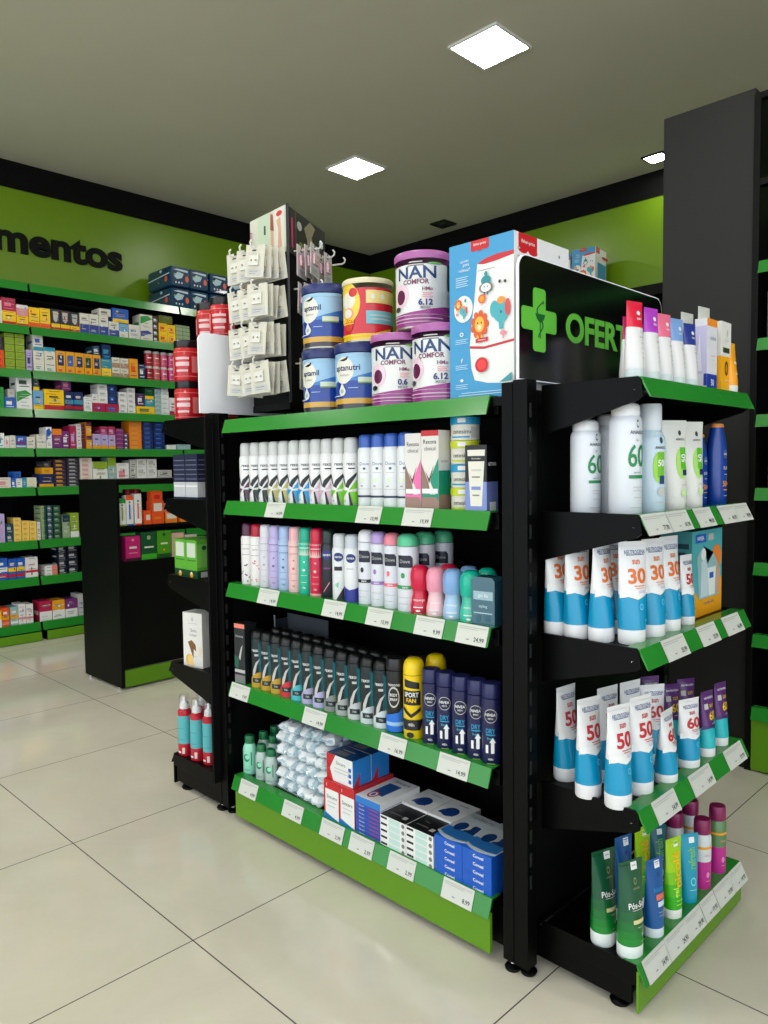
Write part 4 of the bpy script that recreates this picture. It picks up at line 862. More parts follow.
# ------------------------------------------------------------------ goods on the right end unit (facing +X)
def rz(deg): return math.radians(deg)
U1, U2, U3, U4, U5 = [z-.0055 for z in EZ]
def sun(num, c): return [('t',(40,70,130),'NEUTROGENA',.1,.895,.042,1.5,.015), ('r',(40,70,130),-.55,.865,.75,.872), ('t',c,'sun',.1,.80,.045,.55,.02), ('t',c,num,.12,.665,.15,-1.3,.03), ('r',c,-.2,.565,.6,.573), ('r',c,-.1,.545,.5,.551),
    ('p','white',[(-1,.45),(-.6,.47),(.0,.44),(.5,.47),(1,.50),(1,.53),(-1,.53)]), ('e',(120,210,240),.2,.37,.16,.03), ('e',(0,150,200),.2,.37,.12,.022), ('r',(200,200,220),.1,.50,.6,.525), ('r',(150,220,240),.4,.23,.8,.24)]
def suntube(num, c, h, w): return lambda: squeeze('sunscreen_tube', h, w, .054*w/.068, (230,230,230), (226,226,226), sun(num, c), .145, [(.0,(0,146,190)),(.485,(230,230,230))])
OR, RD = (224,110,40), (190,40,50)
S30 = [(1.099,.104,76,'deepest in the shadow at the left'),(1.148,.104,72,'second from the left'),(1.202,.110,86,'leaning left one with number half turned away'),(1.180,.200,60,'in the second row behind'),
       (1.258,.132,62,'largest looking, at the front corner'),(1.265,.208,74,'second along the price rail'),(1.266,.283,80,'third along the price rail')]
for x, y, a, d in S30: place('sun30', suntube('30', OR, .208, .066), (x, y, U3), rz(a), 'white and blue sunscreen tube with orange 30, ' + d, 'sunscreen tube', 'orange 30 sunscreen tubes')
place('sun50s', suntube('50', RD, .160, .050), (1.269,.366,U3), rz(84), 'small white and blue sunscreen tube beside the gift box', 'sunscreen tube')
S50 = [(1.110,.124,84,'back left in the shade'),(1.190,.080,76,'left of the front pair'),(1.258,.078,76,'nearest to the front corner'),(1.262,.166,76,'just behind the front corner one'),(1.180,.178,78,'second row, left'),(1.196,.250,76,'third row, mostly hidden')]
for x, y, a, d in S50: place('sun50', suntube('50', RD, .206, .066), (x, y, U4), rz(a), 'white and blue sunscreen tube with red 50, ' + d, 'sunscreen tube', 'red 50 sunscreen tubes')
S60 = [(1.277,.256,92,'leaning, on the price rail'),(1.279,.366,70,'upright, mid shelf'),(1.205,.340,56,'second row behind')]
for i, (x, y, a, d) in enumerate(S60): place('sun60', suntube('60', RD, .157 , .062), (x, y, U4), rz(a), 'shorter white and blue sunscreen tube with red 60, ' + d, 'sunscreen tube', 'red 60 sunscreen tubes').scale = (1,1,1.15 if i == 2 else 1)
pk = [('t','white','NEUTROGENA',.1,.90,.03,1.4,.01), ('r','greyl',-.7,.74,-.2,.82), ('t','yel','sun',.3,.78,.05,.6,0), ('t',(240,200,30),'60',.25,.64,.13,1.0,.02), ('r','greyl',0,.52,.6,.53), ('p',(60,40,100),[(-1,.44),(-.2,.47),(.6,.44),(1,.47),(1,.5),(-1,.5)])]
for i, (x, y, a, d) in enumerate(((1.284,.455,80,'left one of the front pair'),(1.280,.545,80,'right one of the front pair'),(1.176,.389,60,'second row, left, tallest looking'),(1.199,.454,60,'second row, middle'),(1.206,.522,60,'second row, right'))):
    place('kid', lambda: squeeze('sunscreen_tube', .156, .050, .040, (88,40,110), (226,226,226), pk, .16, [(0,(30,180,190)),(.46,(88,40,110))]), (x, y, U4), rz(a), 'purple and turquoise sunscreen tube with yellow 60, ' + d, 'sunscreen tube', 'purple sunscreen tubes').scale = (1,1,1.18 if i == 2 else 1)
place('gift', lambda: carton('gift_box', .178, .075, .205, (90,160,180), front=[('r',(80,170,176),-1,.35,1,1), ('p','oyel',[(-1,0),(1,0),(1,.42),(.6,.36),(.2,.22),(-.5,.2),(-1,.36)]), ('r','blue',-.8,.86,-.1,.96), ('t','white','NIVEA',-.45,.91,.05,.6), ('r','greyl',.05,.87,.4,.95), ('e',(236,130,50),.62,.66,.34,.15),
      ('p',(150,186,190),[(-.55,.2),(.8,.2),(.8,.55),(.4,.72),(0,.6),(-.3,.82),(-.7,.7)]), ('p',(196,214,220),[(-.45,.22),(.05,.22),(.02,.55),(-.15,.66),(-.4,.64)]), ('e','white',-.28,.72,.16,.07), ('p',(226,234,230),[(.08,.22),(.5,.22),(.56,.55),(.0,.55)]), ('r','blue',.12,.42,.4,.49), ('p','skin',[(.55,.22),(.8,.22),(.85,.5),(.72,.6),(.58,.5)]), ('r','oyel',-.6,.06,.8,.1), ('t','blue','+ protetor labial',.1,.14,.04,1.3,0)],
      left=[('r',(70,150,150),-1,.35,1,1), ('p','oyel',[(-1,0),(1,0),(1,.45),(.3,.5),(-1,.2)]), ('r',(30,70,80),-.8,.8,.8,.86), ('r',(30,70,80),-.8,.72,.6,.76), ('r',(30,70,80),-.8,.62,.7,.64), ('r',(30,70,80),-.8,.55,.5,.57)]), (1.217,.523,U3), rz(90), 'turquoise and yellow gift box with a window showing two bottles', 'box')
# second shelf: white bottles marked 60, tubes, navy bottles
an = [('e',(20,80,70),.25,.81,.11,.036),('e',(228,230,230),.25,.81,.07,.022),('t','dgrey','ANASOL',.25,.735,.032,1.1,.01), ('t','green','fps',.2,.665,.02,.2), ('t',(20,130,70),'60',.22,.53,.20,-1.25,.01), ('t','dgrey','aerosol',.2,.385,.018,.5,0), ('r',(20,130,70),-.35,.33,.7,.36), ('r','greyl',-.1,.25,.6,.257), ('r','greyl',-.1,.22,.5,.227), ('r','greyl',-.05,.16,.5,.167), ('r','greyl',-.3,.07,.6,.077)]
def sprayb(): return aerosol('sunscreen_bottle', .226, .0325, (222,226,232), (236,236,236), 'straight', an, capfrac=.88)
place('an', sprayb, (1.160,.117,U2), rz(62), 'white spray bottle marked 60 at the near end of the second shelf', 'sunscreen bottle').scale = (.96,.96,.87)
place('an', None, (1.245,.125,U2), rz(60), 'white spray bottle marked 60, in front by the price rail', 'sunscreen bottle').scale = (1,1,1)
place('an', None, (1.178,.188,U2), rz(52), 'white spray bottle standing in shadow between the two marked 60', 'sunscreen bottle').scale = (1,1,.93)
lv = [('r',(30,50,110),-.1,.70,1.1,.76),('t','white','ADVAN',.5,.73,.02,.9), ('e',(40,70,80),.5,.665,.13,.03), ('t','dgrey','ANASOL',.5,.60,.025,.9), ('e',(150,210,60),.3,.42,.4,.14), ('r',(110,180,40),.2,.33,.75,.56), ('t','white','50',.47,.46,.06,.5), ('r',(30,60,110),.35,.27,.75,.345), ('e','greyl',.5,.2,.3,.04), ('r','greyl',.1,.1,.9,.108)]
def triggerb():
    root = bottle('sunscreen_bottle', .228, .031, [(1,(196,216,228))], (220,226,232), lv, .24, .70, .85, .14); return root
place('lv', triggerb, (1.255,.215,U2), rz(44), 'pale blue spray bottle with grey-white pump cap and lime label', 'sunscreen bottle')
wt = [('e','dgrey',.35,.86,.12,.03),('t','dgrey','ANASOL',.35,.79,.025,.7), ('e',(170,220,110),.3,.52,.45,.17), ('r',(90,180,40),.25,.46,.75,.70), ('v','white','50',.5,.58,.07), ('r',(30,50,100),.35,.39,.8,.455), ('r','greyl',.2,.28,.8,.29), ('e',(200,230,170),.4,.2,.3,.04)]
for i, y in enumerate((.328,.418)):
    place('wt', lambda: squeeze('sunscreen_tube', .198, .066, .044, (224,224,216), (222,222,214), wt, .15, [], capw=.9), (1.255, y, U2), rz(62), 'white sunscreen tube with lime green label, %s of two' % ('left','right')[i], 'sunscreen tube', 'white tubes with lime labels')
nb = [('e',(60,80,130),.3,.63,.3,.06),('t','white','NIVEA',.3,.63,.022,.5), ('t','greyl','SUN',.3,.46,.04,.6), ('r','greyl',.1,.38,.6,.386), ('t',(236,150,60),'50+',.3,.27,.07,.8), ('r',(236,150,60),.0,.19,.6,.20), ('r','greyl',.05,.12,.5,.127)]
place('nb', lambda: bottle('sunscreen_bottle', .198, .027, [(1,(14,60,150))], (224,140,60), nb, .045, .62, .75, .34), (1.255,.570,U2), rz(70), 'tall navy blue sunscreen bottle with orange cap at the far end', 'sunscreen bottle')
o = place('nb', None, (1.235,.508,U2), rz(70), 'shorter navy blue sunscreen bottle with orange cap between tube and taller one', 'sunscreen bottle'); o.scale = (.9,.9,.87)
# top shelf: tubes with coloured shoulders
def cream(c): return [('e','white',.3,.86,.22,.028), ('t','white','hidra',.3,.79,.03,.8), ('r','greyl',.1,.62,.7,.627), ('t','grey','loção',.3,.56,.03,.8,0), ('r','greyl',.1,.48,.6,.487), ('r','greyl',.1,.42,.6,.427), ('r','greyl',.1,.36,.5,.367), ('r','greyl',.1,.3,.6,.307)]
TP = [(.216,1.205,(200,30,110),'dark pink shoulder, half hidden at the near end',.150,84),(.130,1.260,(220,24,60),'red shoulder, nearest in front',.162,76),(.198,1.262,(176,60,190),'violet shoulder, second in front',.158,80),(.258,1.262,(232,110,140),'salmon pink shoulder, third in front',.154,80),(.320,1.262,(120,160,214),'light blue shoulder, fourth in front',.152,80),(.387,1.262,(40,56,140),'navy shoulder, fifth in front',.150,80)]
for y, x, c, d, h, a in TP:
    place('tp%s' % (c,), lambda: squeeze('cream_tube', h, .046, .038, (226,224,224), (206,216,216), cream(c), .17, [(0,(226,224,224)),(.68,c)], capw=.92), (x, y, U1), rz(a), 'white cream tube with ' + d, 'cream tube', 'cream tubes with coloured shoulders')
place('adv', lambda: carton('cream_box', .058, .028, .170, (220,218,224), front=[('r',(236,140,40),-1,.9,1,1), ('t',(40,60,130),'AVENE',.2,.74,.045,1.3,0), ('r','rose',-.2,.5,.6,.51), ('r','greyl',-.2,.45,.5,.457), ('r',(30,60,160),-1,0,1,.26), ('t','white','50',.1,.15,.09,.6), ('r','greyl',-.7,.05,.5,.06)], left=[('r',(196,190,226),-1,.26,1,.9), ('p',(230,226,240),[(-.8,.3),(.2,.3),(-.2,.8)]), ('r',(30,60,160),.5,.1,1,.26)]), (1.262,.480,U1), rz(90), 'white upright carton with orange top stripe and blue foot', 'box')
place('yb', lambda: carton('cream_box', .060, .034, .172, (222,220,214), front=[('r',(240,170,20),-1,0,1,.53), ('r',(50,60,30),-.6,.58,.7,.65), ('e',(60,40,20),.1,.37,.36,.10), ('e',(200,130,30),.1,.37,.2,.06), ('e','greyl',.2,.85,.16,.05), ('r','greyl',-.2,.74,.6,.75), ('r','cream',-.3,.2,.5,.21)], left=[('r',(240,170,20),-1,0,1,.53)]), (1.262,.556,U1), rz(90), 'white carton with orange-yellow lower half on the top shelf', 'box')
for i, (y, h) in enumerate(((.492,.195),(.590,.222))):
    place('wtt', lambda: squeeze('cream_tube', .205, .056, .04, (206,206,198), (200,200,190), [('e','greyl',.2,.85,.3,.04),('r','greyl',0,.7,.5,.71)], .15, [], capw=.9), (1.212, y, U1), rz(84), 'plain off-white tube behind the cartons, %s one' % ('left','taller right')[i], 'cream tube').scale = (1,1,h/.205)
place('yt', lambda: squeeze('cream_tube', .128, .04, .03, (240,160,30), (222,222,214), [('r','cream',-.2,.6,.6,.65),('r','cream',-.2,.4,.5,.43)], .2, [], capw=.95), (1.276,.598,U1), rz(88), 'small orange tube squeezed at the far end of top shelf', 'cream tube')
# base shelf: after-sun tubes and bottles
ps = [('r','white',-.05,.90,.45,.975), ('t','grey','24,90',.2,.94,.018,.4), ('e',(150,150,90),.15,.79,.12,.035),('e',(16,70,50),.15,.79,.08,.022),('t',(140,150,100),'ANASOL',.2,.72,.022,.6), ('t','white','Pós-Sol',.12,.56,.062,1.3,.015), ('r','greyl',-.3,.51,.6,.517), ('r',(214,206,150),-.3,.38,.6,.42), ('r','greyl',0,.34,.6,.346), ('t','greyl','20',.35,.27,.03), ('r',(150,220,140),.1,.2,.6,.206)]
for x, y, a, d in ((1.216,.098,70,'standing back at the left'),(1.276,.097,70,'nearest the front corner')):
    place('ps', lambda: squeeze('after_sun_tube', .198, .064, .050, (12,78,52), (222,230,226), ps, .15, [(0,(10,130,40)),(.22,(8,120,40)),(.30,(10,106,44)),(.40,(12,92,48)),(.50,(12,80,52))]), (x, y, U5), rz(a), 'dark green after-sun tube with white cap, ' + d, 'after-sun tube', 'green after-sun tubes')
bl = [('r','white',-.1,.88,.5,.97), ('t','grey','29,90',.2,.925,.018,.4), ('p',(20,60,130),[(0,.80),(.2,.76),(.4,.80),(.2,.84)]), ('t',(30,140,200),'hidrat',.15,.63,.06,1.2,.02), ('r',(220,110,90),-.3,.50,.7,.57), ('r',(200,220,230),-.2,.42,.6,.48), ('r','greyl',-.2,.35,.6,.355), ('r','greyl',-.2,.31,.5,.315)]
for x, y, h, d in ((1.205,.205,.185,'standing back behind the green ones'),(1.283,.190,.168,'front, right of the green tube')):
    place('bl', lambda: squeeze('after_sun_tube', .168, .052, .04, (10,84,150), (214,224,230), bl, .15), (x, y, U5), rz(74), 'blue after-sun tube with white cap, ' + d, 'after-sun tube', 'blue after-sun tubes').scale = (1,1,h/.168)
pc = [('r','white',-.1,.89,.45,.96), ('t','grey','19,90',.2,.925,.018,.4), ('v',(240,190,30),'picolé',.2,.62,.17), ('v',(200,240,80),'gel',-.15,.35,.1), ('r',(190,230,60),-.3,.2,.5,.21), ('r',(190,230,60),-.3,.25,.5,.26)]
for x, y, h, d in ((1.284,.281,.180,'front row with a white cap'),(1.212,.282,.180,'second row behind, darker')):
    place('pc', lambda: squeeze('after_sun_tube', .180, .050, .036, (160,205,10), (230,232,226), pc, .14, [(0,(40,170,10)),(.3,(70,180,10)),(.45,(120,196,10)),(.6,(160,205,10))]), (x, y, U5), rz(74), 'lime green tube with yellow writing, ' + d, 'tube', 'lime green tubes')
cy = [('r','white',-.1,.87,.5,.95), ('v',(120,190,90),'refresh',.1,.66,.12,.3), ('e',(120,220,230),.1,.34,.3,.06), ('e',(20,150,180),.1,.34,.2,.04), ('r',(150,220,230),-.3,.22,.5,.23)]
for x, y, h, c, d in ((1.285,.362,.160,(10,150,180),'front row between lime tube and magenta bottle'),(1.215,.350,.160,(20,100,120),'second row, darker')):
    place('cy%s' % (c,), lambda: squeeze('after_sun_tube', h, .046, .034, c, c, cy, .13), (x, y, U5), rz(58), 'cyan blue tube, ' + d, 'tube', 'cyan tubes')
MG = (190,40,140)
mg = [('r','white',-.1,.86,.4,.94), ('r','oyel',-1.2,.60,1.3,.635), ('t','rose','duo',.2,.52,.04,.8,0), ('e',(220,120,190),.2,.24,.2,.04), ('r','rose',0,.15,.4,.157)]
for i, (x, y, up_, d) in enumerate(((1.283,.441,(206,212,214),'nearest of four, front row'),(1.282,.535,(90,130,80),'front row, far end, green middle'),(1.222,.430,(206,212,214),'second row, left'),(1.222,.520,(206,212,214),'second row, right'))):
    place('mg%s' % (up_,), lambda: bottle('lotion_bottle', .168, .021, [(.42,MG),(1,up_)], (130,24,80), mg, .2, .88, .9, .06), (x, y, U5), rz(52), 'slim magenta bottle with wine red cap, ' + d, 'bottle', 'magenta bottles with wine caps')
# ------------------------------------------------------------------ left end unit
LZ = [1.268,1.004,.743,.44,.115]
def jar():
    root = empty('supplement_jar'); B = M((190,22,34), .25, coat=.4); mb = MB(); r = .046
    mb.lathe([(0,0,B),(r*.92,0,B),(r,.006,B),(r,.104,B),(r*.9,.112,B),(0,.112,B)], 28)
    graphics(mb, [('r',(224,120,120),-1.5,.70,1.5,.715), ('r',(224,120,120),-1.5,.10,1.5,.115), ('r',(228,190,190),-.6,.52,.5,.58), ('r',(228,190,190),-.6,.36,.5,.46), ('r',(220,120,120),.7,.2,1.3,.6), ('r',(220,120,120),-1.4,.2,-.8,.6), ('r',(230,190,190),-.5,.22,.4,.27)], cyl_map(lambda v: r, r), r, .134, .008)
    mb.build('body', root); K = M((14,12,14), .3); cb = MB(); cb.lathe([(r*.93,.108,K),(r*.96,.110,K),(r*.96,.132,K),(r*.92,.134,K),(0,.134,K)], 28); cb.build('lid', root); return root
JX = [(-.300,.055),(-.300,.17),(-.215,.12) ]
JW = {0:'front column beside the frame',1:'column behind, left',2:'column behind, next to the white board'}
for j, (x, y) in enumerate(((-.300,.053),(-.296,.142),(-.190,.128))):
    for k in range(2 if j == 0 else 3):
        o = place('jar', jar, (x, y, LZ[0]-.0055+.1347*k), math.radians(40), 'red supplement jar with black lid, %s, %s' % (JW[j], ('lowest','middle' if j else 'upper','top')[k]), 'jar', 'stacked red jars'); o.scale = (.94,.94,1)
for i, (x, y) in enumerate(((-.312,.047),(-.235,.047),(-.312,.105),(-.235,.105))):
    place('nvb', lambda: carton('supplement_box', .074, .055, .155, (36,40,66), front=[('r',(196,198,202),-1,.08,1,.40), ('r','white',-.95,.3,.95,.33)] + [('r',(120,124,150),-.9,.46+.1*q,.9,.475+.1*q) for q in range(5)], right=[('r',(196,198,202),-1,.08,1,.40)] + [('r',(120,124,150),-.9,.46+.1*q,.9,.475+.1*q) for q in range(5)]), (x, y, LZ[1]-.0055), 0, 'navy and silver-grey upright box, %s' % ('front left','front right','behind left','behind right')[i], 'box', 'navy and silver boxes on the left end unit')
for i, (x, y) in enumerate(((-.322,.047),(-.250,.047),(-.322,.105),(-.250,.105))):
    place('gnb', lambda: carton('tea_box', .070, .055, .130, (90,170,50), front=[('r',(206,214,196),-.75,.55,.75,.92), ('r',(40,90,30),-.8,.46,.8,.48), ('r',(14,66,30),-1,0,1,.22), ('e','oyel',0,.10,.3,.07), ('e','cream',0,.14,.15,.04)], right=[('r',(120,190,80),-1,.3,1,.9), ('r',(14,66,30),-1,0,1,.22), ('r','greyl',-.5,.04,.6,.18), ('e','dgreen',0,.8,.3,.06)]), (x, y, LZ[2]-.0055), 0, 'bright green box with pale panel, %s' % ('front left','front right','behind left','behind right')[i], 'box', 'bright green boxes on the left end unit')
place('sol', lambda: carton('collagen_box', .088, .06, .186, (226,224,218), front=[('e','greyl',.0,.88,.12,.04), ('r','greyl',-.5,.80,.5,.81), ('t',(40,50,90),'Solu',.1,.68,.06,1.0,-.005), ('t',(40,50,90),'Collagen',.05,.59,.05,1.4,-.005), ('p',(120,80,30),[(-.5,.46),(-.1,.5),(.3,.42),(.35,.3),(.1,.34),(.05,.16),(-.2,.3)]), ('e',(226,180,80),-.4,.14,.35,.10), ('p',(236,200,120),[(-.6,.05),(.1,.03),(-.1,.24),(-.5,.2)]), ('e',(230,210,180),.75,.3,.14,.1), ('r','greyl',.0,.2,.5,.21)], left=[('r','greyl',-.6,.2,.6,.22),('r','greyl',-.6,.4,.6,.42)], top=[('r','greyl',-.4,.3,.4,.7)]), (-.268,.052,LZ[3]-.0055), math.radians(14), 'tall white box with honey brown picture on left end unit', 'box')
def foam():
    root = empty('foam_bottle'); mb = MB(); A = M((190,28,50), .3); B = M((90,180,186), .35); r = .024
    mb.lathe([(0,0,A),(r*.95,0,A),(r,.004,A),(r,.044,B),(r,.142,A),(r*.98,.156,A),(r*.7,.163,A),(0,.163,A)], 24)
    graphics(mb, [('r','cream',.2,.05,.6,.16),('r','white',-.6,.06,0,.09),('r',(60,150,160),-.5,.3,.6,.31),('r',(60,150,160),-.4,.5,.5,.51)], cyl_map(lambda v: r, r), r, .195, .006)
    mb.build('body', root); W = M('white', .3); cb = MB()
    cb.lathe([(r*.6,.163,W),(r*.72,.165,W),(r*.70,.180,W),(.006,.190,W),(.005,.206,W),(0,.208,W)], 16); cb.build('nozzle', root)
    G = bpy.data.materials.get('clear_cap')
    if not G:
        G = bpy.data.materials.new('clear_cap'); G.use_nodes = True; nt = G.node_tree
        for n in list(nt.nodes): nt.nodes.remove(n)
        a = nt.nodes.new('ShaderNodeBsdfTransparent'); b = nt.nodes.new('ShaderNodeBsdfGlossy'); b.inputs['Roughness'].default_value = .1; c = nt.nodes.new('ShaderNodeMixShader'); c.inputs[0].default_value = .12; e = nt.nodes.new('ShaderNodeOutputMaterial')
        nt.links.new(a.outputs[0], c.inputs[1]); nt.links.new(b.outputs[0], c.inputs[2]); nt.links.new(c.outputs[0], e.inputs[0])
    gb = MB(); gb.lathe([(r*.82,.164,G),(r*.82,.205,G),(r*.6,.213,G),(0,.214,G)], 16); gb.build('clear_cap', root); return root
for i, (x, y) in enumerate(((-.346,.034),(-.276,.040),(-.214,.050),(-.276,.100),(-.336,.100))):
    place('foam', foam, (x, y, LZ[4]-.0055), math.radians(20), 'turquoise and red foam bottle, %s' % ('nearest at the front corner','middle of the front row','front row, beside the frame','behind the middle one','behind the corner one')[i], 'bottle', 'turquoise and red foam bottles')
place('wc', lambda: carton('small_box', .03, .05, .062, 'greyl', front=[('r','rose',-1,0,1,.1)]), (-.362,.155,LZ[4]-.0055), math.radians(8), 'small white carton lying at the outer edge of the lowest shelf', 'box')
